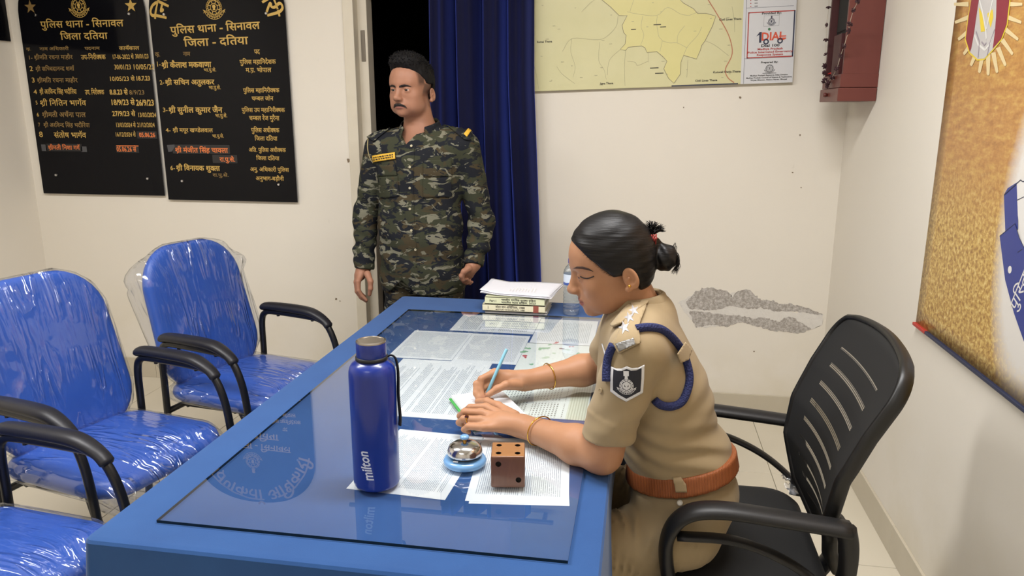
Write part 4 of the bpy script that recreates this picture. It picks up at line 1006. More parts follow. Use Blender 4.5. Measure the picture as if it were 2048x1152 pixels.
book(-.563, -.338, 2.670, 2.828, TZ + .0395, .027, 'book_pale', 'pale green book at the top of the book stack', 0.0, [('Part I', -.095, .009, .011, .026), ('भारतीय नागरिक सुरक्षा संहिता', -.05, .014, .011, .13), ('भारतीय न्याय संहिता, 2023', -.05, .0045, .010, .13)])
# loose papers on the books
zp = TZ + .0395 + .027
pk = thing('loose_papers', (-.45, 2.74, zp), 0, 'fan of loose white papers lying across the top of the books', 'papers')
cs = [at_z(960, 583, zp + .012), at_z(1098, 598, zp + .002), at_z(1127, 566, zp + .012), at_z(986, 560, zp + .012)]
mottled('loose_paper', (224, 224, 230), (214, 214, 222), 6, .7)
for q in range(5):
    vs = []; fs = []; NX, NY = 16, 10; rr = random.Random(q + 40); da, db = rr.uniform(-.008, .008), rr.uniform(-.006, .006)
    for j in range(NY + 1):
        for i in range(NX + 1):
            a, c = i / NX, j / NY
            p_ = (cs[0] * (1 - a) + cs[1] * a) * (1 - c) + (cs[3] * (1 - a) + cs[2] * a) * c
            z_ = zp + .0012 + .0022 * q + max(0, a - .8) ** 2 * -.12 * (1 - c) * 0 + .010 * max(0, .25 - a) / .25 * (.6 + .1 * q) + .002 * math.sin(a * 5 + q) * c
            vs.append((p_.x + .45 + da + .010 * (q % 2) * (1 - c), p_.y - 2.74 + db, z_ - zp))
    for j in range(NY):
        for i in range(NX): k = j * (NX + 1) + i; fs.append((k, k + 1, k + NX + 2, k + NX + 1))
    o = pd('sheet', vs, fs, 'loose_paper', pk, True); md = o.modifiers.new('thick', 'SOLIDIFY'); md.thickness = .0008
P_ = Print(); rr = random.Random(8)
for k in range(9):
    x_ = -.03 + .012 * k
    P_.rect(x_ - .03, -.02 + rr.uniform(0, .01), x_ - .0285, .045 - rr.uniform(0, .03), 0)
P_.obj('faint_print', ['book_pages'], (.03, .0, .0135), (1, 0, 0), (0, 1, 0), pk)
# ------------------------------------------------------------------ blue visitor chairs in plastic wrap
t = NT('chair_vinyl'); v = t.coord(); t.set(col=t.mix(t.noise(v, 6, 3), lin(38, 80, 168), lin(46, 92, 184)), rough=.38, spec=.4); t.bump(t.noise(v, 300, 2), .08, .001)
plain('frame_black', (17, 17, 19), .35); 
t = NT('arm_plastic'); v = t.coord(); t.set(col=lin(28, 28, 34), rough=.42, spec=.4); t.bump(t.noise(v, 700, 2), .12, .0006)
def film_mat(name, sc, strength, haze):
    t = NT(name); t.n.remove(t.b)
    v = t.coord(scale=sc); n1 = t.noise(v, 1.0, 2, .5, 1.2); n2 = t.noise(t.coord(scale=(3, 5, 5)), 1.0, 2)
    r0 = t.math('SUBTRACT', 1.0, t.math('ABSOLUTE', t.math('MULTIPLY', t.math('SUBTRACT', n1, .5), 5)))
    r1 = t.math('MULTIPLY', t.math('POWER', t.math('MAXIMUM', r0, 0.0), 3.0), t.ramp(n2, [(.42, (0, 0, 0)), (.60, (1, 1, 1))]))
    bn_ = t.node('ShaderNodeBump'); bn_.inputs['Strength'].default_value = strength; bn_.inputs['Distance'].default_value = .028
    t.link(t.math('ADD', r1, t.math('MULTIPLY', t.noise(v, 2.0, 2, .5, .8), .25)), bn_.inputs['Height'])
    tr = t.node('ShaderNodeBsdfTransparent'); tr.inputs[0].default_value = (.97, .98, 1, 1)
    df = t.node('ShaderNodeBsdfDiffuse'); df.inputs[0].default_value = (.75, .8, .88, 1)
    crease = t.ramp(r1, [(.75, (0, 0, 0)), (1.0, (1, 1, 1))])
    mh = t.node('ShaderNodeMixShader'); t.link(t.math('ADD', t.math('MULTIPLY', crease, haze * 4), haze), mh.inputs[0]); t.link(tr.outputs[0], mh.inputs[1]); t.link(df.outputs[0], mh.inputs[2])
    gl = t.node('ShaderNodeBsdfGlossy'); gl.inputs['Roughness'].default_value = .12; t.link(bn_.outputs[0], gl.inputs['Normal'])
    fr_ = t.node('ShaderNodeLayerWeight'); fr_.inputs['Blend'].default_value = .5; t.link(bn_.outputs[0], fr_.inputs['Normal'])
    mx = t.node('ShaderNodeMixShader'); t.link(t.math('ADD', t.math('MULTIPLY', t.math('POWER', fr_.outputs['Facing'], 4.0), .6), .11), mx.inputs[0]); t.link(mh.outputs[0], mx.inputs[1]); t.link(gl.outputs[0], mx.inputs[2]); t.link(mx.outputs[0], t.out.inputs[0])
film_mat('film_back', (4, 14, 2.0), .55, .015); film_mat('film_seat', (3, 14, 7), .55, .015)
def cushion(w_, h_, r, th, bulge, n=8, rings=9, taper=0.0):
    """padded board in the local (x=width, y=height) plane, thickness along z"""
    base = rrect(w_, h_, r, n); m = len(base); vs = []; fs = []
    def loop(s_, z): vs.extend([(x * s_ * (1 - taper * (y / h_)), y * s_, z) for x, y in base])
    prof = []
    for k in range(7): a = PI * k / 6 - PI / 2; prof.append((1 - (th * .5 / (w_ / 2)) * (1 - math.cos(a)), th / 2 * math.sin(a)))
    for s_, z in prof: loop(s_, z)
    s0 = prof[-1][0]
    for k in range(1, rings): s_ = s0 * (1 - k / rings); loop(s_, th / 2 + bulge * (1 - (s_ / s0) ** 2.2))
    nl = len(vs) // m
    for q in range(nl - 1):
        for k in range(m): a = q * m + k; b_ = q * m + (k + 1) % m; fs.append((a, b_, b_ + m, a + m))
    fs.append(tuple(range((nl - 1) * m, nl * m))); fs.append(tuple(range(m))[::-1])
    return np.array(vs), fs
def back_place(v_, tilt=.23):
    """cushion plane -> chair back: width to y, height to z, thickness to +x, leaning back, slight lumbar curve"""
    x = v_[:, 2] + .05 * ((v_[:, 1] / .30) ** 2) * .25; y = v_[:, 0]; z = v_[:, 1]
    x = x + .018 * (y / .22) ** 2
    c, s_ = math.cos(tilt), math.sin(tilt)
    return np.stack([-.292 + x * c - z * s_, y, .692 + x * s_ + z * c], 1)
def seat_place(v_): 
    x = v_[:, 1]; y = v_[:, 0]; z = v_[:, 2] - .05 * np.maximum(0, x / .23 - .55) ** 2
    return np.stack([x - .010, y, .425 + z + .02 * (x + .23)], 1)
def vnoise(P_, f, seed=0):
    r = np.random.RandomState(seed); out = np.zeros(len(P_))
    for k in range(10):
        d = r.normal(size=3); d /= np.linalg.norm(d); out += np.sin(P_ @ d * f * r.uniform(.6, 1.7) + r.uniform(0, 6)) 
    return out / 10 ** .5
def film(place, w_, h_, r, th, bulge, seed, mat, name, parent, loose=None, taper=0.0):
    v_, f_ = cushion(w_, h_, r, th, bulge, 14, 16, taper); p_ = place(v_)
    q = v_ * np.array([1, .45, 1])
    d = .0015 + .0030 * np.abs(vnoise(q, 60, seed)) + .002 * np.abs(vnoise(q, 22, seed + 1))
    nrm = v_ / np.array([w_ / 2, h_ / 2, th]) ** 1.0; nrm[:, :2] = np.sign(nrm[:, :2]) * np.abs(nrm[:, :2]) ** 6; nrm /= (np.linalg.norm(nrm, axis=1, keepdims=True) + 1e-6)
    if loose is not None: d = d + loose(v_)
    p_ = place(v_ + nrm * d[:, None])
    return pd(name, p_, f_, mat, parent, True)
def blue_chair(loc, rz, label, seed, loose_b=None, loose_s=None):
    r = thing('visitor_chair', loc, rz, label, 'chair', 'blue visitor chairs wrapped in plastic')
    v_, f_ = cushion(.485, .585, .165, .055, .024, taper=.10); pd('backrest', back_place(v_), f_, 'chair_vinyl', r, True)
    v_, f_ = cushion(.50, .50, .11, .06, .026); pd('seat', seat_place(v_), f_, 'chair_vinyl', r, True)
    film(back_place, .489, .590, .165, .058, .026, seed, 'film_back', 'backrest_wrap', r, loose_b, .10)
    film(seat_place, .504, .504, .11, .063, .028, seed + 5, 'film_seat', 'seat_wrap', r, loose_s)
    for s_ in (-1, 1):
        y = s_ * .264
        pts = bez([(.245, y, .012), (.225, y, .30), (.205, y, .50), (.170, y, .60), (.125, y, .638), (.05, y, .645), (-.13, y, .645), (-.185, y, .635), (-.207, y, .59), (-.21, y, .45), (-.215, y, .2), (-.235, y, .012)], 5)
        BM().tube(pts, .0135, 10).obj('side_frame', 'frame_black', r, smooth=True)
        ap = bez([(-.195, y, .655), (-.17, y, .668), (-.05, y, .672), (.05, y, .670), (.10, y, .660), (.145, y, .638), (.170, y, .612)], 5)
        n_ = len(ap); BM().tube(ap, [.020 + .006 * math.sin(PI * min(1, k / (n_ - 1) * 1.2)) if 0 < k < n_ - 1 else .013 for k in range(n_)], 14, flat=(.72, 1.15)).obj('armrest', 'arm_plastic', r, smooth=True)
        b = BM()
        for x_ in (-.11, .08): b.tube([(x_, y, .648), (x_, y, .628)], .007, 8)
        b.obj('armrest_bolt', 'frame_black', r, angle=40)
        BM().tube([(-.213, y, .36), (-.17, y * .80, .385), (.12, y * .80, .405), (.225, y, .36)], .0125, 8).obj('seat_rail', 'frame_black', r, smooth=True)
        BM().tube(bez([(-.14, y * .62, .385), (-.215, y * .62, .40), (-.285, y * .62, .50), (-.335, y * .62, .66)], 6), .0125, 8, flat=(1, .7)).obj('back_post', 'frame_black', r, smooth=True)
        for x_ in (.245, -.235): BM().lathe([(0, 0), (.018, 0), (.018, .012), (.014, .02)], (x_, y, 0), 14).obj('foot_cap', 'frame_black', r, angle=40)
    BM().tube([(-.15, -.22, .385), (-.15, .22, .385)], .0125, 8).obj('crossbar', 'frame_black', r, smooth=True)
    BM().tube([(.10, -.22, .402), (.10, .22, .402)], .0125, 8).obj('crossbar', 'frame_black', r, smooth=True)
    return r
loA = lambda v_: .035 * np.clip((v_[:, 0] / .23) ** 6, 0, 1) * np.abs(vnoise(v_, 26, 4)) * (v_[:, 1] > -.2) + .05 * np.exp(-((v_[:, 0] + .23) ** 2 + (v_[:, 1] - .16) ** 2) / .004)
loS = lambda v_: .03 * np.clip((np.abs(v_[:, 1]) / .23) ** 6, 0, 1) * np.abs(vnoise(v_, 24, 6))
CH = [((-1.515, 2.672, 0), math.radians(-16), 'blue padded visitor chair in crinkled plastic, farthest from the camera by the wall', 1),
      ((-1.635, 2.005, 0), math.radians(-14), 'blue padded visitor chair in plastic, the middle one of the row', 2),
      ((-1.535, 1.345, 0), math.radians(-8), 'blue padded visitor chair in plastic, nearest the camera with mainly its seat in view', 3)]
for loc, rz, lab_, sd in CH: blue_chair(loc, rz, lab_, sd * 10, loA if sd == 1 else None, loS)

# ------------------------------------------------------------------ black office chair
t = NT('mesh_fabric'); tc = t.node('ShaderNodeTexCoord'); sp = t.sep(tc.outputs['UV']); u, v = sp[0], sp[1]
t.set(col=lin(14, 14, 15), rough=.75)
def ins(x, a, b_): return t.math('MULTIPLY', t.math('GREATER_THAN', x, a), t.math('LESS_THAN', x, b_))
fr_ = t.math('FRACT', t.math('MULTIPLY', v, 11.0)); slot = t.math('MULTIPLY', t.math('MULTIPLY', ins(fr_, .36, .58), ins(v, .12, .86)), ins(u, .20, .80))
hu = t.math('FRACT', t.math('MULTIPLY', u, 95)); hv = t.math('FRACT', t.math('MULTIPLY', v, 130))
hole = t.math('MULTIPLY', t.math('MULTIPLY', ins(hu, .18, .82), ins(hv, .18, .82)), slot)
t.link(t.math('SUBTRACT', 1.0, hole), t.b.inputs['Alpha'])
plain('chair_black', (17, 17, 18), .42); plain('seat_fabric', (13, 13, 14), .85); 
t = NT('arm_black'); v = t.coord(); t.set(col=lin(24, 24, 26), rough=.45, spec=.4); t.bump(t.noise(v, 500, 2), .15, .0006)
oc = thing('office_chair', (.20, 1.715, 0), 0, 'black office chair with a slotted mesh back on which the woman sits', 'chair')
def bx(t_):   # spine of the back: x, z along height
    zs = [.50, .58, .68, .78, .88, .96, 1.01, 1.035]; xs_ = [.262, .222, .200, .212, .250, .288, .312, .342]
    z = .50 + (1.018 - .50) * t_; return float(np.interp(z, zs, xs_)), z
def hw(t_):
    h_ = float(np.interp(t_, [0, .12, .25, .38, .6, 1.0], [.125, .168, .205, .228, .240, .246])); e_ = max(0, (t_ - .86) / .14); return h_ * (1 - .30 * (1 - math.sqrt(max(0, 1 - e_ * e_))))
NU, NV = 24, 60; vs = []; fs = []; uv = []
def bp(a, t_):
    x, z = bx(t_); h_ = hw(t_); wrap = .026 * a * a * (1 - .4 * t_)
    return (x - wrap + .02, a * h_, z - .012 * a * a * t_)
for j in range(NV + 1):
    for i in range(NU + 1): a = -1 + 2 * i / NU; vs.append(bp(a, j / NV)); uv.append((i / NU, j / NV))
for j in range(NV):
    for i in range(NU): k = j * (NU + 1) + i; fs.append((k, k + 1, k + NU + 2, k + NU + 1))
pd('mesh_panel', vs, fs, 'mesh_fabric', oc, True, uv)
rim = [bp(-1, k / 60) for k in range(61)] + [bp(-1 + 2 * k / 14, 1) for k in range(1, 14)] + [bp(1, 1 - k / 60) for k in range(61)] + [bp(1 - 2 * k / 8, 0) for k in range(1, 8)]
rim = rim + rim[:1]
BM().tube([(p_[0] + .010, p_[1], p_[2]) for p_ in rim], .0125, 10, flat=(1.3, .75), up=(1, 0, 0)).obj('back_frame', 'chair_black', oc, smooth=True)
BM().tube(bez([(bx(0)[0] + .035, 0, .56), (.285, 0, .50), (.25, 0, .42), (.12, 0, .415)], 6), .02, 10, flat=(.5, 1.8)).obj('back_bracket', 'chair_black', oc, smooth=True)
v_, f_ = cushion(.53, .50, .08, .075, .010)
pd('seat', np.stack([v_[:, 1] - .005, v_[:, 0], .47 + v_[:, 2] - .03 * np.maximum(0, -v_[:, 1] / .24 - .6)], 1), f_, 'seat_fabric', oc, True)
for s_ in (-1, 1):
    y = s_ * .272
    top_ = bez([(.235, y, .688), (.10, y, .700), (-.02, y, .707), (-.085, y, .690), (-.118, y, .640), (-.118, y, .57), (-.095, y, .49), (-.04, y * .92, .435), (.03, y * .7, .425)], 7)
    BM().tube(top_, .030, 12, flat=(.50, 1.0), up=(0, 0, 1)).obj('arm_loop', 'arm_black', oc, smooth=True)
    BM().tube(bez([(-.10, y, .640), (.02, y, .640), (.13, y, .60), (.22, y, .535), (.27, y * .75, .49)], 7), .016, 10, flat=(.5, 1.1), up=(0, 0, 1)).obj('arm_brace', 'arm_black', oc, smooth=True)
    BM().tube(bez([(.228, y, .690), (.240, y * .97, .64), (.246, y * .90, .57), (.240, y * .80, .50)], 5), .022, 10, flat=(.9, .8)).obj('arm_joint', 'arm_black', oc, smooth=True)
BM().box((.0, 0, .42), (.2, .16, .03), bevel=.006).obj('tilt_box', 'chair_black', oc)
BM().tube([(0, 0, .09), (0, 0, .41)], [.03, .022], 16).obj('gas_column', 'chair_black', oc, angle=40)
for k in range(5):
    a = 2 * PI * k / 5 + .3; c, s_ = math.cos(a), math.sin(a)
    BM().tube([(0, 0, .10), (.15 * c, .15 * s_, .088), (.29 * c, .29 * s_, .072)], [.026, .022, .016], 10).obj('base_leg', 'chair_black', oc, smooth=True)
    w_ = BM().tube([(.29 * c - .022 * s_, .29 * s_ + .022 * c, .027), (.29 * c + .022 * s_, .29 * s_ - .022 * c, .027)], .026, 16); w_.obj('castor', 'chair_black', oc, angle=40)
# torn plastic scraps left on the office chair seat
thin_clear('scrap_film', (.92, .93, .95), 1.5, .12, .10, (.6, 80, .01), haze=.12)
for (px_, py_, z_, sd, lab_, sz) in [(1595, 985, .522, 3, 'torn clear plastic scrap on the chair seat below the mesh back', .035), (1580, 962, .522, 4, 'smaller torn plastic scrap at the rear edge of the chair seat', .022)]:
    q = at_z(px_, py_, z_); rr = np.random.RandomState(sd); vs = []; fs = []; N = 9
    for j in range(N):
        for i in range(N):
            a, c = (i / (N - 1) - .5) * 2, (j / (N - 1) - .5) * 2
            vs.append((a * sz * (1 - .3 * abs(c)) + rr.normal() * .003, c * sz * .8 + rr.normal() * .003, .006 + abs(rr.normal()) * .007))
    for j in range(N - 1):
        for i in range(N - 1): k = j * N + i; fs.append((k, k + 1, k + N + 1, k + N))
    o = pd('plastic_scrap', vs, fs, 'scrap_film', None, True); o.location = q; tag(o, lab_, 'plastic')
# ------------------------------------------------------------------ smooth body modelling: blended solids -> one continuous mesh
f32 = np.float32
def V3(*a): return np.array(a, f32)
def ell(P, c, r, R=None):
    q = P - np.asarray(c, f32)
    if R is not None: q = q @ np.asarray(R, f32)
    r = np.asarray(r, f32); k0 = np.sqrt((q / r * (q / r)).sum(1)) + 1e-9; k1 = np.sqrt((q / (r * r)) ** 2 @ np.ones(3, f32)) + 1e-9
    return k0 * (k0 - 1) / k1
def sph(P, c, r): q = P - np.asarray(c, f32); return np.sqrt((q * q).sum(1)) - f32(r)
def cap(P, a, b, ra, rb=None, flat=None):
    rb = ra if rb is None else rb; a = np.asarray(a, f32); b = np.asarray(b, f32); ab = b - a
    t = np.clip(((P - a) @ ab) / max(float(ab @ ab), 1e-9), 0, 1).astype(f32)
    q = P - a - t[:, None] * ab
    if flat is not None:   # flat = (axis, factor): squashed section
        ax = np.asarray(flat[0], f32); ax = ax / np.linalg.norm(ax); q = q + (q @ ax)[:, None] * ax * f32(flat[1] - 1)
    return np.sqrt((q * q).sum(1)) - (f32(ra) + (f32(rb) - f32(ra)) * t)
def chain(P, pts, rs, k=.006, flat=None):
    d = cap(P, pts[0], pts[1], rs[0], rs[1], flat)
    for i in range(1, len(pts) - 1): d = smin(d, cap(P, pts[i], pts[i + 1], rs[i], rs[i + 1], flat), k)
    return d
def smin(a, b, k): h = np.maximum(k - np.abs(a - b), 0) / k; return np.minimum(a, b) - h * h * f32(k * .25)
def smax(a, b, k): return -smin(-a, -b, k)
def plane(P, p, n): n = np.asarray(n, f32); n = n / np.linalg.norm(n); return (P - np.asarray(p, f32)) @ n
def _eval(fn, P, ch=200000): return np.concatenate([fn(P[i:i + ch]).astype(f32) for i in range(0, len(P), ch)]) if len(P) else np.zeros(0, f32)
def surf(fn, lo, hi, h, c=6):
    """surface nets on a sparse grid"""
    lo = np.asarray(lo, f32); hi = np.asarray(hi, f32)
    nb = np.ceil((hi - lo) / (h * c)).astype(int); n = nb * c + 1
    cg = np.stack(np.meshgrid(*[np.arange(m) for m in nb], indexing='ij'), -1).reshape(-1, 3)
    cc = lo + (cg + .5).astype(f32) * f32(h * c); d = _eval(fn, cc)
    act = np.abs(d) < h * c * 1.45
    D = np.ones(tuple(n), f32); ins = (d < 0).reshape(tuple(nb))
    big = np.where(np.repeat(np.repeat(np.repeat(ins, c, 0), c, 1), c, 2), f32(-1), f32(1)); D[:-1, :-1, :-1] = big
    ab = cg[act]; mark = np.zeros(tuple(n), bool)
    off = np.arange(c + 1)
    I = (ab[:, 0] * c)[:, None, None, None] + off[None, :, None, None]; J = (ab[:, 1] * c)[:, None, None, None] + off[None, None, :, None]; K = (ab[:, 2] * c)[:, None, None, None] + off[None, None, None, :]
    mark[np.broadcast_to(I, (len(ab), c + 1, c + 1, c + 1)), np.broadcast_to(J, (len(ab), c + 1, c + 1, c + 1)), np.broadcast_to(K, (len(ab), c + 1, c + 1, c + 1))] = True
    idx = np.argwhere(mark); D[mark] = _eval(fn, lo + idx.astype(f32) * f32(h))
    s = D < 0
    x = s[:-1, :-1, :-1]; anyd = np.zeros_like(x)
    for a in (0, 1):
        for b in (0, 1):
            for g_ in (0, 1): anyd |= (s[a:n[0] - 1 + a, b:n[1] - 1 + b, g_:n[2] - 1 + g_] != x)
    cells = np.argwhere(anyd); vid = np.full(x.shape, -1, np.int32); vid[anyd] = np.arange(len(cells))
    corners = np.array([(a, b, g_) for a in (0, 1) for b in (0, 1) for g_ in (0, 1)])
    cv = np.stack([D[cells[:, 0] + q[0], cells[:, 1] + q[1], cells[:, 2] + q[2]] for q in corners], 1)
    acc = np.zeros((len(cells), 3), f32); cnt = np.zeros(len(cells), f32)
    for i in range(8):
        for j in range(i + 1, 8):
            if np.abs(corners[i] - corners[j]).sum() != 1: continue
            a, b = cv[:, i], cv[:, j]; m = (a < 0) != (b < 0); t = np.where(m, a / np.where(m, a - b, 1), 0)
            p = corners[i] + t[:, None] * (corners[j] - corners[i]); acc += np.where(m[:, None], p, 0).astype(f32); cnt += m
    verts = lo + (cells + acc / np.maximum(cnt, 1)[:, None]) * f32(h)
    faces = []
    for ax in range(3):
        u, w_ = [(1, 2), (2, 0), (0, 1)][ax]
        sl0 = [slice(None)] * 3; sl1 = [slice(None)] * 3; sl0[ax] = slice(0, -1); sl1[ax] = slice(1, None)
        e = np.argwhere(s[tuple(sl0)] != s[tuple(sl1)]); e = e[(e[:, u] > 0) & (e[:, w_] > 0) & (e[:, u] < n[u] - 1) & (e[:, w_] < n[w_] - 1)]
        q = []
        for du, dw in ((1, 1), (0, 1), (0, 0), (1, 0)):
            g_ = e.copy(); g_[:, u] -= du; g_[:, w_] -= dw; q.append(vid[g_[:, 0], g_[:, 1], g_[:, 2]])
        q = np.stack(q, 1); neg = s[e[:, 0], e[:, 1], e[:, 2]]
        q[~neg] = q[~neg][:, ::-1]; faces.append(q[(q >= 0).all(1)])
    return verts, np.vstack(faces)
def fast_mesh(name, verts, faces, mat, parent=None, smooth=True):
    me = bpy.data.meshes.new(name); nf = len(faces)
    me.vertices.add(len(verts)); me.vertices.foreach_set('co', np.asarray(verts, f32).ravel())
    me.loops.add(nf * 4); me.loops.foreach_set('vertex_index', np.asarray(faces, np.int32).ravel())
    me.polygons.add(nf); me.polygons.foreach_set('loop_start', np.arange(0, nf * 4, 4, dtype=np.int32)); me.polygons.foreach_set('loop_total', np.full(nf, 4, np.int32))
    me.update(calc_edges=True); me.validate()
    return link(name, me, mat, parent, smooth)
def relax(verts, faces, it=2, w_=.5):
    v = verts.astype(np.float64).copy(); e = np.vstack([faces[:, [0, 1]], faces[:, [1, 2]], faces[:, [2, 3]], faces[:, [3, 0]]])
    for _ in range(it):
        n_ = len(v); i0 = np.concatenate([e[:, 0], e[:, 1]]); i1 = np.concatenate([e[:, 1], e[:, 0]]); c = np.bincount(i0, minlength=n_); s_ = np.stack([np.bincount(i0, v[i1, k], n_) for k in range(3)], 1)
        v += (s_ / np.maximum(c, 1)[:, None] - v) * w_
    return v.astype(f32)
def cut_faces(verts, faces, keep):
    f = faces[keep]; u = np.unique(f); m = np.full(len(verts), -1); m[u] = np.arange(len(u)); return verts[u], m[f]
def attr(o, name, vals):
    a = o.data.attributes.new(name, 'FLOAT', 'POINT'); a.data.foreach_set('value', np.asarray(vals, f32))
def march(fn, pts, d, far=.5, n=60):
    """move points along d until they meet the surface; returns hit points"""
    P = np.asarray(pts, f32).copy(); d = np.asarray(d, f32); d = d / np.linalg.norm(d); t = np.zeros(len(P), f32)
    for _ in range(n): t += fn(P + d * t[:, None]) * f32(.8)
    return P + d * t[:, None]
def on_surface(name, fn, pts2, d, mat, parent, off=.0015, thick=.002, faces=None, grid=None, smooth=True):
    """lay a thin patch on a blended solid: points are marched along d, lifted by off"""
    P = march(fn, pts2, d); dn = np.asarray(d, f32) / np.linalg.norm(d)
    top = P - dn * off; return pd(name, top, faces, mat, parent, smooth)
def patch_on(name, fn, outline, org, u, v, d, mat, parent, off=.0015, step=.006, smooth=True, thick=.0022, rnd=0.0):
    """outline polygon (in u, v metres about org) filled with a fine grid, draped on fn along d, given thickness"""
    bm = bmesh.new(); vs = [bm.verts.new((a, b, 0)) for a, b in outline]; bm.faces.new(vs)
    xs_ = [a for a, b in outline]; ys_ = [b for a, b in outline]
    for ax, lo_, hi_ in ((0, min(xs_), max(xs_)), (1, min(ys_), max(ys_))):
        k = int((hi_ - lo_) / step)
        for i in range(1, k + 1):
            co = [0, 0, 0]; co[ax] = lo_ + i * (hi_ - lo_) / (k + 1); no = [0, 0, 0]; no[ax] = 1
            bmesh.ops.bisect_plane(bm, geom=bm.verts[:] + bm.edges[:] + bm.faces[:], plane_co=co, plane_no=no)
    bm.verts.index_update(); q = np.array([x.co[:2] for x in bm.verts], f32)
    org = np.asarray(org, f32); W = org + q[:, :1] * np.asarray(u, f32) + q[:, 1:] * np.asarray(v, f32)
    H = march(fn, W, d); dn = np.asarray(d, f32) / np.linalg.norm(d); H = H - dn * f32(off)
    for x, p in zip(bm.verts, H): x.co = Vector([float(z) for z in p])
    bmesh.ops.recalc_face_normals(bm, faces=bm.faces[:])
    bm.normal_update()
    if sum((f.normal.dot(Vector([float(z) for z in dn])) for f in bm.faces)) > 0: bmesh.ops.reverse_faces(bm, faces=bm.faces[:])
    me = bpy.data.meshes.new(name); bm.to_mesh(me); bm.free(); o = link(name, me, mat, parent, smooth)
    if thick: md = o.modifiers.new('thick', 'SOLIDIFY'); md.thickness = thick; md.offset = 1
    return o
def print_on(P_, fn, org, u, v, d, name, mats, parent, off=.003):
    """drape flat print on a blended solid"""
    q = np.vstack(P_.V); W = np.asarray(org, f32) + q[:, :1] * np.asarray(u, f32) + q[:, 1:2] * np.asarray(v, f32)
    H = march(fn, W, d); dn = np.asarray(d, f32) / np.linalg.norm(d); H = H - dn * (f32(off) + q[:, 2:3].astype(f32))
    me = bpy.data.meshes.new(name); me.from_pydata(H.tolist(), [], P_.F); me.polygons.foreach_set('material_index', P_.m); me.update()
    return link(name, me, mats, parent)

def near(P, lo_, hi_, fn, far=.06):
    """evaluate fn only close to a box (keeps the modelling quick)"""
    m = ((P > np.asarray(lo_, f32) - f32(.05)) & (P < np.asarray(hi_, f32) + f32(.05))).all(1); out = np.full(len(P), far, f32)
    if m.any(): out[m] = fn(P[m])
    return out
# ------------------------------------------------------------------ heads
def head_sdf(L, female=True, neck=True, eye_open=.0052): return near(L, (-.11, -.10, -.13), (.13, .10, .13), lambda Q: head_all(Q, female, neck, eye_open))
def head_all(L, female=True, neck=True, eye_open=.0052):
    """L: points in head space (x forward, y left, z up; eyes near z = 0)"""
    A = L.copy(); A[:, 1] = np.abs(A[:, 1])          # symmetric
    d = ell(A, (.002, 0, .032), (.088, .076, .085))
    d = smin(d, ell(A, (.040, 0, .030), (.056, .062, .062)), .03)          # forehead
    d = smin(d, ell(A, (.032, 0, -.045), (.055, .056, .070)), .03)          # face
    d = smin(d, ell(A, (.030, .030, -.070), (.044, .030, .036)), .025)      # jaw
    d = smin(d, ell(A, (.070, 0, -.100), (.020, .021, .018)), .022)         # chin
    d = smin(d, sph(A, (.052, .043, -.030), .022), .025)                     # cheek
    d = smin(d, cap(A, (.088, 0, .017), (.074, .038, .020), .010, .009), .016)   # brow
    d = smin(d, ell(A, (.070, 0, -.066), (.026, .030, .026)), .018)         # muzzle
    d = smax(d, -ell(A, (.101, .032, -.003), (.020, .019, .013)), .012)      # socket
    nb = cap(A, (.088, 0, .010), (.108, 0, -.034), .0068, .0095)
    d = smin(d, nb, .010); d = smin(d, cap(A, (.090, 0, -.006), (.099, 0, -.043), .0085, .0125), .010)
    d = smin(d, sph(A, (.1085, 0, -.037), .0112), .007); d = smin(d, ell(A, (.100, .0115, -.0415), (.011, .0072, .0078)), .006)
    d = smax(d, -ell(A, (.105, .0065, -.0498), (.006, .0034, .004)), .003)
    # eyelids over the ball
    ec = (.0755, .0315, -.004)
    lid = ell(A, ec, (.0140, .0165, .0140)); op = ell(A, (.0905, .0315, -.0045), (.016, .0140, eye_open))
    d = smin(d, smax(lid, -op, .0025), .005); d = smax(d, -ell(A, (.0905, .0315, -.0045), (.009, .0122, eye_open)), .002)
    # lips
    d = smin(d, ell(A, (.0905, .006, -.0655), (.0085, .0165, .0052)), .005); d = smin(d, ell(A, (.0885, 0, -.0775), (.0095, .0175, .0062)), .005)
    d = smax(d, -cap(A, (.1015, 0, -.0712), (.0875, .0245, -.0722), .0018, .0012), .0025)
    d = smax(d, -cap(A, (.1035, 0, -.052), (.1005, 0, -.060), .0022, .0028), .005)
    # ear
    Re = np.array([[math.cos(.25), 0, math.sin(.25)], [0, 1, 0], [-math.sin(.25), 0, math.cos(.25)]], f32)
    ear = ell(A, (-.030, .0770, -.022), (.0170, .0080, .0285), Re); ear = smax(ear, -ell(A, (-.0265, .0850, -.018), (.0110, .0078, .0185), Re), .005)
    ear = smin(ear, cap(A, (-.020, .0765, -.028), (-.026, .0815, -.018), .0042, .003), .004); ear = smin(ear, sph(A, (-.020, .0770, -.046), .0085), .006)
    d = smin(d, ear, .006)
    return d
def skin_mat(name, c1, c2, lip):
    t = NT(name); v = t.coord()
    base = t.mix(t.noise(v, 30, 5, .6), lin(*c1), lin(*c2))
    a = t.node('ShaderNodeAttribute', attribute_name='tint'); base = t.mix(a.outputs['Fac'], base, lin(*lip))
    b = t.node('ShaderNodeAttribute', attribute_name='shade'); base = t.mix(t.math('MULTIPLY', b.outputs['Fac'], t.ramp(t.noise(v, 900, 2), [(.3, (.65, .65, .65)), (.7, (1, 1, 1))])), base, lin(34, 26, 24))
    t.set(col=base, rough=.5, spec=.3, sss=.04); t.b.inputs['Subsurface Radius'].default_value = (.012, .005, .003); t.b.inputs['Subsurface Scale'].default_value = .6
    t.bump(t.noise(v, 420, 3), .10, .0012); return t
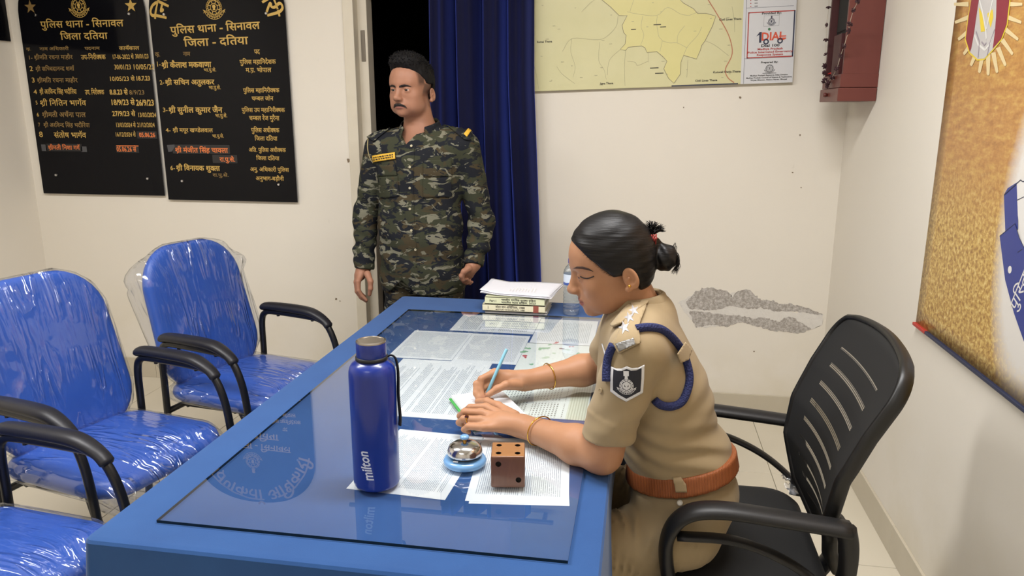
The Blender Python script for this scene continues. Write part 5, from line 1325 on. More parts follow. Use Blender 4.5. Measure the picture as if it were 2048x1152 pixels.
def hair_mat(name, sc, rot=(0, 0, 0)):
    t = NT(name); v = t.coord(scale=sc, rot=rot); n_ = t.noise(v, 1.0, 4, .6, .3)
    t.set(col=t.mix(n_, lin(9, 8, 9), lin(22, 20, 21)), rough=.44, spec=.28); t.bump(n_, .45, .004); return t
# ------------------------------------------------------------------ seated woman in khaki uniform, writing
CAMP = np.array([0, 0, 1.5], f32)
def rays(px): return np.array([np.array(_ray(u, v)) / np.linalg.norm(np.array(_ray(u, v))) for u, v in px], f32)
def march_px(fn, px, t0=.6, n=70, tmax=6.0):
    d = rays(px); t = np.full(len(d), t0, f32)
    bt = t.copy(); bd = np.full(len(d), 9, f32)
    for _ in range(n):
        f_ = fn(CAMP + d * t[:, None]); m = np.abs(f_) < bd; bd = np.where(m, np.abs(f_), bd); bt = np.where(m, t, bt); t = np.minimum(t + f_ * f32(.75), tmax)
    P = CAMP + d * bt[:, None]; ms = bd > .002
    if ms.any():      # rays that pass by: fold round the silhouette
        for _ in range(4): P[ms] = P[ms] - grad(fn, P[ms]) * fn(P[ms])[:, None]
    return P, d
def grad(fn, P, e=.0015):
    g = np.stack([fn(P + np.eye(3, dtype=f32)[k] * f32(e)) - fn(P - np.eye(3, dtype=f32)[k] * f32(e)) for k in range(3)], 1); return g / (np.linalg.norm(g, axis=1, keepdims=True) + 1e-9)
def fill_px(outline, step):
    bm = bmesh.new(); bm.faces.new([bm.verts.new((a, b, 0)) for a, b in outline])
    for ax in (0, 1):
        lo_, hi_ = min(p[ax] for p in outline), max(p[ax] for p in outline); k = int((hi_ - lo_) / step)
        for i in range(1, k + 1):
            co = [0, 0, 0]; co[ax] = lo_ + i * (hi_ - lo_) / (k + 1); no = [0, 0, 0]; no[ax] = 1
            bmesh.ops.bisect_plane(bm, geom=bm.verts[:] + bm.edges[:] + bm.faces[:], plane_co=co, plane_no=no)
    bmesh.ops.triangulate(bm, faces=[f for f in bm.faces if len(f.verts) > 4]); bm.verts.index_update()
    q = [(x.co.x, x.co.y) for x in bm.verts]; f_ = [tuple(y.index for y in f.verts) for f in bm.faces]; bm.free(); return q, f_
def drape(name, fn, outline, mat, parent, off=.001, thick=.002, step=3.0, smooth=True, t0=.6):
    """thin patch of cloth or hair lying on a blended solid, with its own thickness"""
    q, f_ = fill_px(outline, step); P, d = march_px(fn, q, t0); g = grad(fn, P); P = P + g * f32(off)
    ok = np.abs(fn(P)) < .03
    if not ok.all(): print('missed', name, int((~ok).sum()), 'of', len(ok))
    bm = bmesh.new(); vs = [bm.verts.new([float(z) for z in p]) for p in P]
    for f in f_:
        if all(ok[i] for i in f): bm.faces.new([vs[i] for i in f])
    bmesh.ops.delete(bm, geom=[x for x in bm.verts if not x.link_faces], context='VERTS')
    bm.normal_update(); g = g[ok]; gm = g.mean(0)
    if sum(f.normal.dot(Vector([float(z) for z in gm])) for f in bm.faces) < 0: bmesh.ops.reverse_faces(bm, faces=bm.faces[:])
    me = bpy.data.meshes.new(name); bm.to_mesh(me); bm.free(); o = link(name, me, mat, parent, smooth)
    if thick: md = o.modifiers.new('thick', 'SOLIDIFY'); md.thickness = thick; md.offset = 1
    return o
def drape_print(P_, name, fn, mats, parent, off, t0=.6):
    """flat print given in image-plane pixels, laid on a blended solid"""
    q = np.vstack(P_.V); P, d = march_px(fn, q[:, :2], t0); g = grad(fn, P); P = P + g * (f32(off) + q[:, 2:3].astype(f32))
    me = bpy.data.meshes.new(name); me.from_pydata(P.tolist(), [], P_.F); me.polygons.foreach_set('material_index', P_.m); me.update(); return link(name, me, mats, parent)
def cord(name, fn, px, r, mat, parent, seg=10, lift=.6, n=6, t0=.6):
    P, d = march_px(fn, [tuple(p[:2]) for p in bez([(*p, 0) for p in px], n)], t0); g = grad(fn, P); P = P + g * f32(r * lift)
    for _ in range(3): P[1:-1] = (P[:-2] + 2 * P[1:-1] + P[2:]) / 4
    return BM().tube([tuple(map(float, p)) for p in P], r, seg).obj(name, mat, parent, smooth=True)
A3 = lambda v_: np.array(v_, f32)

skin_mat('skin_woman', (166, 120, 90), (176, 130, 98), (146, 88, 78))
hair_mat('hair_woman', (9, 9, 120), (0, math.radians(-12), 0))
t = NT('khaki'); v = t.coord()
t.set(col=t.mix(t.noise(v, 9, 4), lin(148, 130, 100), lin(160, 141, 110)), rough=.8, spec=.2, sheen=.1); t.bump(t.noise(v, 900, 2), .12, .0008)
t = NT('belt_brown'); v = t.coord(); wv = t.node('ShaderNodeTexWave'); wv.wave_type = 'BANDS'; wv.bands_direction = 'X'; wv.inputs['Scale'].default_value = 95; t.link(v, wv.inputs['Vector'])
t.set(col=t.mix(wv.outputs['Fac'], lin(124, 68, 36), lin(158, 92, 52)), rough=.5, spec=.35); t.bump(wv.outputs['Fac'], .4, .0012)
t = NT('cord_navy'); v = t.coord(); t.set(col=lin(28, 37, 86), rough=.8); wv = t.node('ShaderNodeTexVoronoi'); wv.inputs['Scale'].default_value = 260; t.link(v, wv.inputs['Vector']); t.bump(wv.outputs['Distance'], .7, .003)
plain('badge_navy', (18, 20, 34), .6); plain('badge_white', (214, 214, 216), .6); NT('silver').set(col=lin(212, 214, 220), rough=.3, metal=.45); NT('gold').set(col=lin(222, 170, 78), rough=.2, metal=1.0)
plain('eye_white', (184, 174, 168), .25, coat=.5); plain('iris_dark', (32, 22, 18), .15, coat=.6); plain('brow_black', (30, 22, 20), .7); plain('brow_brown', (66, 46, 38), .8); plain('button_white', (220, 216, 206), .35); plain('garnet', (60, 16, 20), .15); plain('hair_tie_red', (140, 44, 38), .5); plain('pen_blue', (130, 186, 208), .3); plain('pen_grey', (150, 160, 170), .4)

wo = thing('person', (.16, 1.62, 0), 0, 'woman in khaki police uniform seated at the desk, writing on a pad', 'person')
WO = A3((.16, 1.62, 0))
# head frame
HT, HY, HS = math.radians(13), math.radians(5), .92
HX = A3((1.0, 1, 1))
hf = A3((-math.cos(HT) * math.cos(HY), -math.cos(HT) * math.sin(HY), -math.sin(HT))); hl = np.cross(A3((0, 0, 1)), hf); hl /= np.linalg.norm(hl); hu = np.cross(hf, hl)
HM = np.stack([hf, hl, hu], 1).astype(f32)
HC = np.array(at_y(1262, 558, 1.535), f32) - HM @ (A3((-.030, .079, -.022)) * HX) * f32(HS)
def hloc(P):
    L_ = ((P - HC) @ HM) / f32(HS) / HX; L_[:, 2] = np.where(L_[:, 2] < -.022, (L_[:, 2] + f32(.022)) / f32(.92) - f32(.022), L_[:, 2]); return L_
def hw_(p): return HC + HM @ (A3(p) * HX) * f32(HS)
Z = lambda u, v_, z: A3(at_z(u, v_, z))
NB = A3((.020, 1.62, 1.045))
SHL, SHR = A3((-.006, 1.462, 1.026)), A3((-.016, 1.785, 1.03))
ELL_, ELR = Z(1203, 906, .806), A3((-.080, 1.955, .826))
LW, RW = Z(1048, 853, .800), Z(1052, 761, .815)
# left hand (resting on the pad), joints: knuckle, middle joint, end joint, tip
LF = [[Z(972, 815, .815), Z(940, 815, .818), Z(930, 822, .804), Z(938, 830, .793)],
      [Z(962, 826, .818), Z(929, 824, .817), Z(920, 832, .802), Z(930, 840, .790)],
      [Z(960, 840, .815), Z(927, 838, .811), Z(918, 845, .797), Z(929, 852, .786)],
      [Z(968, 855, .806), Z(936, 853, .801), Z(928, 859, .789), Z(938, 864, .780)]]
LT = [Z(1030, 832, .806), Z(996, 812, .812), Z(974, 803, .812), Z(955, 803, .802)]
# right hand (holding the pen)
RF = [[Z(990, 745, .845), Z(962, 758, .838), Z(961, 778, .815), Z(966, 795, .797)],
      [Z(984, 753, .836), Z(953, 768, .825), Z(952, 787, .805), Z(958, 800, .792)],
      [Z(988, 763, .823), Z(961, 779, .810), Z(959, 794, .797), Z(970, 801, .789)],
      [Z(996, 772, .811), Z(974, 786, .799), Z(972, 798, .792), Z(984, 800, .788)]]
RT = [Z(1038, 770, .815), Z(1012, 770, .826), Z(994, 778, .819), Z(976, 790, .806)]
def hand(P, wr, F_, T_, s_=1.0):
    al = np.array([q for f in F_ + [T_] for q in f] + [wr]); return near(P, al.min(0), al.max(0), lambda Q: hand_all(Q, wr, F_, T_, s_))
def hand_all(P, wr, F_, T_, s_=1.0):
    d = None
    rad = [(.0105, .0085, .0076, .0064), (.0108, .0088, .0078, .0066), (.0102, .0083, .0074, .0063), (.0092, .0073, .0066, .0056)]
    palm = None
    for k, f in enumerate(F_):
        m_ = wr + (f[0] - wr) * .25; q = cap(P, m_, f[0], .0135 * s_, rad[k][0] * s_)
        palm = q if palm is None else smin(palm, q, .014)
    palm = smin(palm, cap(P, wr, (F_[1][0] + F_[2][0]) / 2 * .5 + wr * .5, .021 * s_, .020 * s_), .02)
    th = chain(P, T_, [.0135 * s_, .0105 * s_, .0092 * s_, .0075 * s_], .006)
    palm = smin(palm, th, .010)
    for k, f in enumerate(F_): palm = smin(palm, chain(P, f, [r * s_ for r in rad[k]], .003), .0045)
    return palm
def woman_skin(P):
    L = hloc(P); d = head_sdf(L, True, eye_open=.0010) * f32(HS)
    nk = cap(P, hw_((-.022, 0, -.050)), NB, .045, .050); d = smin(d, nk, .018)
    d = smin(d, cap(P, NB, A3((.075, 1.62, .80)), .055, .06), .02)
    d = smin(d, cap(P, SHL, SHR, .040), .02)
    for sh_, el_, wr_, F_, T_ in ((SHL, ELL_, LW, LF, LT), (SHR, ELR, RW, RF, RT)):
        a = cap(P, sh_, el_, .046, .043); fm = el_ + (wr_ - el_) * .30
        fo = smin(cap(P, el_, fm, .0375, .0405), cap(P, fm, wr_, .0405, .0255), .02); a = smin(a, fo, .02)
        a = smin(a, hand(P, wr_, F_, T_), .016); d = smin(d, a, .012)
    return d
vs, fc = surf(woman_skin, (-.52, 1.40, .755), (.14, 2.03, 1.33), .0022)
vs = relax(vs, fc, 1, .35)
SKV = vs
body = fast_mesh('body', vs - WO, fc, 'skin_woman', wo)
L = hloc(vs); ay = np.abs(L[:, 1])
lipm = np.clip(1.2 - np.sqrt(((L[:, 2] + .0713) / .0125) ** 2 + (ay / .0245) ** 2), 0, .22) / .22 * (L[:, 0] > .078) * (np.abs(L[:, 2] + .0713) < .02)
nail = np.zeros(len(vs))
for F_, T_ in ((LF, LT), (RF, RT)):
    for f in F_ + [T_]:
        q = f[-1] + (f[-1] - f[-2]) * .15 + A3((0, 0, .005)); nail = np.maximum(nail, .45 * np.clip(1.3 - np.linalg.norm(vs - q, axis=1) / .006, 0, .3) / .3)
attr(body, 'tint', np.clip(np.maximum(lipm, nail * .5), 0, 1))
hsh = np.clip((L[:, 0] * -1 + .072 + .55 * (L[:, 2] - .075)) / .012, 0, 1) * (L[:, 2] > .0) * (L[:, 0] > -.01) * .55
eyd = np.sqrt(((ay - .033) / .020) ** 2 + ((L[:, 2] + .003) / .011) ** 2); hsh = np.maximum(hsh, .32 * np.clip(1.25 - eyd, 0, 1) * (L[:, 0] > .05))  # eyelid shading and dark eye contour put into the skin colour
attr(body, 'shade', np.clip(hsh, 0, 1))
# eyes
for sgn in (1, -1):
    c = hw_((.0755, sgn * .0315, -.004)) - WO
    BM().lathe([(0, -.0110), (.005, -.0100), (.0085, -.0072), (.0106, -.003), (.0110, 0), (.0106, .003), (.0085, .0072), (.005, .0100), (0, .0110)], seg=20).xf(Matrix.Translation([float(x) for x in c])).obj('eye', 'iris_dark', wo, smooth=True)
# eyebrow, lash line
drape('eyebrow', woman_skin, [(1146, 537), (1154, 533), (1165, 533), (1177, 536.5), (1187, 543), (1176, 540), (1164, 537.5), (1154, 537)], 'brow_brown', wo, .0002, .0006, 2.5)
cord('eyelashes', woman_skin, [(1161, 553), (1168, 556), (1177, 556.5), (1188, 552.5)], .0013, 'brow_black', wo, 6, .4)
# hair
def woman_hair(P):
    L = hloc(P); A = L.copy(); A[:, 1] = np.abs(A[:, 1])
    d = ell(A, (.000, 0, .038), (.0985, .0855, .0925)); d = smin(d, ell(A, (-.030, 0, -.004), (.064, .068, .084)), .03)
    front = A[:, 0] - (f32(.010) + f32(.84) * (A[:, 2] + f32(.010)) - f32(2.0) * A[:, 1] * A[:, 1] * 0)
    low = np.maximum(A[:, 0] + f32(.044), -(A[:, 2] + f32(.095)))
    reg = np.where(A[:, 2] > -.012, front, np.maximum(front, low))
    reg2 = smin(np.maximum(front, -(A[:, 2] + f32(.014))), low, .012)
    d = smax(d, reg2, .007)
    d = smax(d, -ell(A, (-.026, .087, -.026), (.022, .016, .033)), .005)
    ang = A[:, 2] * 260 + np.sin(A[:, 0] * 40) * 1.5
    d = d - f32(.0006) * np.sin(ang + A[:, 1] * 120)
    bc = A3(at_y(1330, 515, 1.615)); db = ell(P, bc, (.026, .028, .030)) - f32(.0012) * np.sin(P[:, 0] * 300 + P[:, 2] * 200)
    d = smin(d, db, .006)
    d = smin(d, cap(P, hw_((-.080, 0, .02)), A3(at_y(1310, 485, 1.615)), .014, .012), .012)
    return d
vs, fc = surf(woman_hair, (-.16, 1.50, 1.05), (.12, 1.74, 1.33), .0028); vs = relax(vs, fc, 1, .3)
hair = fast_mesh('hair', vs - WO, fc, 'hair_woman', wo)
st = BM(); rr = random.Random(4)
def strand(px, r=.0006, yy=1.615, jit=.006):
    pts = []
    for k, (a, b) in enumerate(px): q = at_y(a + rr.uniform(-2, 2), b + rr.uniform(-2, 2), yy + rr.uniform(-jit, jit)); pts.append(tuple(q - Vector(WO.tolist())))
    p_ = bez(pts, 5); n_ = len(p_); st.tube(p_, [r * (1 - .75 * k / (n_ - 1)) for k in range(n_)], 4)
for k in range(110):   # tuft sticking up out of the clip
    a = rr.random() ** .6; ex, ey = 1286 + 46 * a + rr.uniform(-3, 3), 446 + 14 * (a ** 3) + rr.uniform(-6, 6); strand([(1303, 472), (1303 + (ex - 1303) * .35, 466 + (ey - 466) * .5), (1303 + (ex - 1303) * .7, 463 + (ey - 463) * .85), (ex, ey)], .0013, jit=.012)
for k in range(45):   # loose tail curling off the bun
    strand([(1336, 504 + rr.uniform(-3, 3)), (1345, 502 + rr.uniform(-2, 3)), (1355 + rr.uniform(-3, 2), 513 + rr.uniform(-3, 4)), (1358 + rr.uniform(-4, 2), 528 + rr.uniform(-4, 4)), (1350 + rr.uniform(-9, 5), 544 + rr.uniform(-6, 5))], .0010, jit=.008)
for k in range(9): strand([(1340, 505), (1347, 491 + k), (1350 + rr.uniform(-3, 4), 488 + rr.uniform(-2, 8)), (1352, 498 + rr.uniform(-3, 8))], .0005)
for k in range(14): strand([(1150 + 6 * k * .4, 480 - 4 * k * .6), (1152 + 3 * k, 462 - 1.5 * k), (1165 + 4 * k, 444 - 1.2 * k)], .00035, jit=.02)
Lf = hloc(SKV); fr_d = Lf[:, 0] - (.010 + .84 * (Lf[:, 2] + .010)); cd = np.where((fr_d > -.004) & (fr_d < .007) & (Lf[:, 2] > -.010) & (Lf[:, 2] < .10) & (np.abs(Lf[:, 1]) < .08))[0]; rg = np.random.RandomState(5)
for k in rg.choice(len(cd), min(420, len(cd)), replace=False):     # fine short hairs along the hairline
    p_ = SKV[cd[k]]; n_ = grad(woman_skin, p_[None])[0]; bk = -hf + hu * f32(rg.uniform(.1, .5)); ln_ = rg.uniform(.008, .018)
    st.tube([tuple(map(float, p_ - WO)), tuple(map(float, p_ - WO + bk * f32(ln_ * .5) + n_ * f32(.002))), tuple(map(float, p_ - WO + bk * f32(ln_) + n_ * f32(.0035)))], [.0001, .0003, .0005], 4, cap=False)
st.obj('hair_strands', 'hair_woman', wo, smooth=True)['kind'] = 'stuff'
c = at_y(1307, 479, 1.600) - Vector(WO.tolist())
b = BM()
for k in range(8): a = 2 * PI * k / 8; b.tube([(c.x + .004 * math.cos(a), c.y + .006 * math.sin(a), c.z - .012 + .0015 * k), (c.x + .007 * math.cos(a + .8), c.y - .004, c.z + .012 - .001 * k)], .0019, 6)
b.obj('hair_tie', 'hair_tie_red', wo, smooth=True)
# earring, bangles, ring
P, d_ = march_px(woman_skin, [(1259, 572)]); q = Vector([float(x) for x in (P[0] - WO)])
BM().lathe([(0, -.0032), (.0028, -.002), (.0034, 0), (.0028, .002), (0, .0032)], (q.x, q.y - .002, q.z), 12).obj('earring', 'gold', wo, smooth=True)
def ring_at(name, c, axis, r, w_, mat, tilt=None):
    ax = Vector([float(x) for x in axis]).normalized(); u = ax.orthogonal().normalized(); v_ = ax.cross(u); pts = []
    for k in range(41): a = 2 * PI * k / 40; pts.append(Vector([float(x) for x in c]) + (u * math.cos(a) + v_ * math.sin(a)) * r)
    return BM().tube(pts, w_, 8, cap=False).obj(name, mat, wo, smooth=True)
bl_ = LW + (ELL_ - LW) * .22; ring_at('bangle', bl_ - WO + A3((0, 0, .002)), (LW - ELL_) + A3((.0, .06, .02)), .0345, .0015, 'gold')
br_ = RW + (ELR - RW) * .28; ring_at('bangle', br_ - WO, (RW - ELR) + A3((.03, -.01, 0)), .0345, .0015, 'gold')
f = LF[2]; rc = f[0] + (f[1] - f[0]) * .72; ring_at('finger_ring', rc - WO, f[1] - f[0], .0098, .0013, 'gold')
q = rc - WO + A3((-.002, -.005, .0085)); gr = BM().box([float(x) for x in q], (.009, .007, .004), bevel=.0015).obj('ring_stone', 'garnet', wo)
# pen
tip = Vector((float(RF[0][3][0]) - .004, float(RF[0][3][1]) - .004, NPZ + .0008)); tip = at_z(967, 802, NPZ + .001)
end = tip
for k in range(200):
    end = at_z(1005, 717, .80 + k * .001)
    if (end - tip).length > .150 or k == 199: pass
    if end.z - tip.z > .105: break
pn = thing('ballpoint_pen', tip, 0, 'light blue ballpoint pen held in the woman\'s writing hand', 'pen')
dv = (end - tip); Lp = .145; dv = dv.normalized()
BM().tube([dv * 0.0, dv * .004, dv * .012], [.0004, .0011, .0030], 10).obj('tip', 'pen_grey', pn, smooth=True)
BM().tube([dv * .012, dv * .016, dv * (Lp - .002), dv * Lp], [.0032, .0042, .0042, .0034], 14).obj('barrel', 'pen_blue', pn, smooth=True)

# ---------------- shirt
TT = math.radians(22); Rt = np.array([[math.cos(TT), 0, -math.sin(TT)], [0, 1, 0], [math.sin(TT), 0, math.cos(TT)]], f32)
HEML = SHL + (ELL_ - SHL) * f32(.84); HEMR = A3((-.066, 1.918, .872))
def torso(P):
    d = ell(P, (.026, 1.62, .962), (.098, .154, .148), Rt)
    d = smin(d, ell(P, (-.022, 1.57, .925), (.052, .064, .066)), .05); d = smin(d, ell(P, (-.022, 1.67, .925), (.052, .064, .066)), .05)
    d = smin(d, ell(P, (.066, 1.62, .845), (.112, .132, .135)), .05)
    d = smin(d, ell(P, (.108, 1.62, .745), (.117, .128, .085)), .05)
    return d
def woman_shirt(P):
    d = torso(P)
    d = smin(d, cap(P, (.010, 1.478, 1.030), (-.002, 1.765, 1.034), .052), .05)
    d = smin(d, cap(P, (.030, 1.62, 1.068), (.004, 1.50, 1.040), .044, .042), .03); d = smin(d, cap(P, (.030, 1.62, 1.068), (-.006, 1.75, 1.044), .044, .042), .03)
    axl = HEML - SHL; axl /= np.linalg.norm(axl)
    sl = cap(P, SHL + A3((.006, .004, .002)), HEML + axl * .05, .058, .051); seam = plane(P, HEML - axl * .055, axl); sl = sl - np.where(seam > 0, f32(.0018), f32(0))
    sl = sl - f32(.002) * np.sin(((P - SHL) @ axl) * 70 + P[:, 0] * 40) * np.clip(1 - np.abs(seam + .05) / .10, 0, 1)
    sl = smax(sl, plane(P, HEML, axl + A3((.10, 0, .0))), .003); d = smin(d, sl, .012)
    axr = HEMR - SHR; axr /= np.linalg.norm(axr)
    sr = smax(cap(P, SHR, HEMR + axr * .05, .058, .056), plane(P, HEMR, axr), .003); d = smin(d, sr, .022)
    # folds across the waist and the back
    wz = np.clip(1 - np.abs(P[:, 2] - .80) / .09, 0, 1)
    d = d - f32(.0035) * wz * np.sin(P[:, 2] * 150 + P[:, 0] * 45 + np.sin(P[:, 0] * 30) * 1.2) - f32(.0025) * np.clip(1 - np.abs(P[:, 2] - .90) / .08, 0, 1) * np.sin(P[:, 2] * 85 - P[:, 0] * 60)
    nk = cap(P, NB + A3((.002, 0, -.03)), hw_((-.02, 0, -.06)), .058, .056); d = smax(d, -nk, .006)
    d = smax(d, plane(P, (.10, 1.62, .720), (.20, -.05, -1)), .004)
    return d
vs, fc = surf(woman_shirt, (-.17, 1.36, .66), (.29, 2.02, 1.16), .004); vs = relax(vs, fc, 1, .4)
shirt = fast_mesh('shirt', vs - WO, fc, 'khaki', wo)
# collar: folded band round the neck with points in front
cv = []; cf = []; NA = 44; ctr = A3((-.008, 1.62, 1.080))
for j, (rr_, dz) in enumerate(((.056, .016), (.057, .026), (.060, .029), (.064, .026), (.074, .004), (.079, -.010))):
    for i in range(NA + 1):
        th = -2.55 + 5.1 * i / NA; fr = (abs(th) / 2.55) ** 3.2; drop = 0 if j < 3 else fr * (.012 if j == 3 else .016 if j == 4 else .020)
        out_ = 0 if j < 4 else fr * .006
        cv.append(((rr_ * 1.02 + out_) * math.cos(th) + ctr[0] + .010 * fr * (j > 2), (rr_ * .98 + out_) * math.sin(th) + ctr[1], ctr[2] + dz - drop + (.12 * rr_ * math.cos(th))))
for j in range(5):
    for i in range(NA): k = j * (NA + 1) + i; cf.append((k, k + 1, k + NA + 2, k + NA + 1))
co = pd('collar', np.array(cv) - WO, cf, 'khaki', wo, True); md = co.modifiers.new('thick', 'SOLIDIFY'); md.thickness = .003
sf = lambda P: woman_shirt(P + WO) if False else woman_shirt(P)
def localize(o): o.data.transform(Matrix.Translation([-float(x) for x in WO])); return o
# epaulette, stars, title
def eps(P): return smin(woman_shirt(P), ell(P, (.02, 1.48, 1.06), (.05, .05, .04)), .02)
ep = localize(drape('epaulette', woman_shirt, [(1288, 611), (1262, 627), (1230, 688), (1241, 707), (1281, 687), (1276, 660), (1292, 617)], 'khaki', wo, .004, .004, 5))
for (a, b) in ((1269, 627.5), (1260.5, 642), (1251.5, 661)):
    px = [(a + (11 if k % 2 == 0 else 4.5) * math.cos(PI / 2 + PI * k / 5 + .3) * .95, b - (13 if k % 2 == 0 else 5) * math.sin(PI / 2 + PI * k / 5 + .3)) for k in range(10)] + [(a, b)]
    P, d_ = march_px(woman_shirt, px); g = grad(woman_shirt, P); P = P + g * f32(.0088); P[10] = P[10] + g[10] * f32(.004)
    pd('rank_star', P - WO, [(k, (k + 1) % 10, 10) for k in range(10)][::1], 'silver', wo)
localize(drape('collar_wing', woman_shirt, [(1296, 586), (1275, 600), (1250, 624), (1226, 654), (1231, 658), (1245, 652), (1268, 631), (1293, 613), (1304, 596)], 'khaki', wo, .005, .004, 4))
NT('title_metal').set(col=lin(150, 150, 150), rough=.35, metal=.9)
tb = localize(drape('shoulder_title', woman_shirt, [(1237, 690), (1268, 680), (1271, 691), (1243, 703)], 'title_metal', wo, .0088, .002, 2.5))
dm = tb.modifiers.new('rough', 'DISPLACE'); tx = bpy.data.textures.new('grain', 'CLOUDS'); tx.noise_scale = .004; dm.texture = tx; dm.strength = .004; dm.mid_level = .5
# arm badge
sh_px = [(1224, 733), (1233, 737), (1243, 737), (1254, 732), (1264, 736), (1276, 735), (1288, 729), (1287, 755), (1284, 784), (1268, 793), (1252, 802), (1236, 793), (1222, 782), (1222, 757)]
bd = localize(drape('arm_badge', woman_shirt, sh_px, 'badge_white', wo, .0012, .0022, 4))
cx_, cy_ = 1254, 763
inner = [(cx_ + (a - cx_) * .83, cy_ + (b - cy_) * .84) for a, b in sh_px]
q_, f_ = fill_px(inner, 4); P_ = Print(); P_.add(q_, f_, 0, 0.0)
E_ = Print(); E_.emblem(0, 0, 15.5, 1); qq = np.vstack(E_.V); P_.add(np.stack([cx_ - 1 + qq[:, 0], 770 - qq[:, 1]], 1), [fz for fz in E_.F], 1, .0006)
for (dx_, dy_) in ((-6, 0), (6, 0), (0, 6), (0, -6), (-4, -4), (4, 4), (4, -4), (-4, 4)): P_.ring(cx_ - 1 + dx_, 770 + dy_, 0, 2.4, n=8, mat=1, z=.0006)
P_.rect(1248, 741, 1258, 751, 1, .0006)
localize(drape_print(P_, 'badge_print', woman_shirt, ['badge_navy', 'badge_white'], wo, .0040))
# lanyard and its loop
def clo(P): return woman_shirt(P)
for px in ([(1272, 661), (1292, 658), (1318, 661), (1340, 676), (1358, 699), (1368, 722), (1375, 752), (1372, 778), (1362, 803), (1343, 812), (1322, 808), (1308, 798)], [(1230, 690), (1221, 712), (1217, 735), (1216, 762)]):
    localize(cord('lanyard', woman_shirt, px, .0088, 'cord_navy', wo, 10, .55))
localize(drape('lanyard_loop', lambda P: woman_shirt(P) - f32(.012), [(1352, 708), (1368, 685), (1382, 700), (1374, 720), (1358, 726)], 'khaki', wo, .002, .002, 4))
# buttons, pen clip
def button(px, fn, r, mat, off=.002, name='button', t0=.6):
    P, d_ = march_px(fn, [px], t0); g = grad(fn, P)[0]; p_ = Vector([float(x) for x in P[0]]); n_ = Vector([float(x) for x in g]); b_ = BM().lathe([(0, 0), (r, 0), (r, r * .3), (r * .75, r * .45), (r * .6, r * .3), (0, r * .3)], seg=16)
    b_.xf(Matrix.Translation(p_ + n_ * off) @ n_.to_track_quat('Z', 'Y').to_matrix().to_4x4()); return b_
localize(button((1203, 781), woman_shirt, .0055, 'khaki').obj('button', 'khaki', wo, angle=40))
localize(cord('pen_clip', woman_shirt, [(1206, 688), (1210, 702), (1213, 714)], .0016, 'silver', wo, 8, 1.2))
# ---------------- trousers and belt
HPL, HPR = A3((.120, 1.555, .590)), A3((.120, 1.69, .590)); KNL, KNR = A3((-.33, 1.40, .505)), A3((-.33, 1.80, .51))
def trousers(P):
    d = ell(P, (.122, 1.62, .655), (.122, .148, .100))
    for hp, kn in ((HPL, KNL), (HPR, KNR)):
        th = cap(P, hp, kn, .086, .064); ax = kn - hp; t_ = (P - hp) @ ax / (ax @ ax)
        dm_ = np.clip(1 - np.abs(t_ - .30) / .45, 0, 1)
        w1 = np.sin(t_ * 62 + (P[:, 2] - .6) * 60 + np.sin(t_ * 19) * 1.3); w2 = np.sin(t_ * 33 - (P[:, 2] - .6) * 45 + 1.0); th = th - f32(.006) * dm_ * (1 - 2 * np.sqrt(np.abs(w1))) * (.55 + .45 * w2)
        d = smin(d, th, .03); d = smin(d, cap(P, kn, kn + A3((.05, .01, -.43)), .064, .050), .03)
    d = smax(d, plane(P, (.11, 1.62, .723), (-.20, .05, 1)), .004)
    d = smax(d, -(P[:, 2] - f32(.080)), .003)
    return d
vs, fc = surf(trousers, (-.42, 1.28, .06), (.29, 1.92, .76), .0055); vs = relax(vs, fc, 1, .4)
tr_ = fast_mesh('trousers', vs - WO, fc, 'khaki', wo)
def belt(P):
    w_ = smin(ell(P, (.114, 1.62, .72), (.119, .131, .16)), ell(P, (.122, 1.62, .655), (.122, .146, .100)), .04) - f32(.003)
    pl = plane(P, (.11, 1.62, .720), (-.20, .05, 1)); return smax(w_, np.abs(pl) - f32(.0205), .003)
vs, fc = surf(belt, (-.05, 1.42, .60), (.27, 1.83, .80), .004); vs = relax(vs, fc, 1, .3)
fast_mesh('belt', vs - WO, fc, 'belt_brown', wo)
both = lambda P: np.minimum(belt(P), trousers(P))
localize(drape('belt_loop', both, [(1345, 951), (1357, 953), (1366, 960), (1372, 968), (1374, 984), (1352, 984), (1350, 972)], 'khaki', wo, .002, .003, 4))
localize(button((1360, 1006), trousers, .0062, 'button_white').obj('button', 'button_white', wo, angle=40))
for kn in (KNL, KNR):
    fx = kn + A3((.05, .01, -.43)); b_ = BM()
    pts = [(fx[0] + .05 - WO[0], fx[1] - WO[1], .045), (fx[0] - .02 - WO[0], fx[1] - WO[1], .05), (fx[0] - .12 - WO[0], fx[1] - WO[1], .036), (fx[0] - .18 - WO[0], fx[1] - WO[1], .028)]
    b_.tube(bez(pts, 5), [.036 + .008 * math.sin(k / 15 * PI) - .012 * (k / 15) for k in range(16)], 12, flat=(.85, 1.1)).obj('shoe', 'belt_brown', wo, smooth=True)
for o in list(wo.children):
    if o.name.split('.')[0] in ('eyebrow', 'eyelashes'): localize(o)
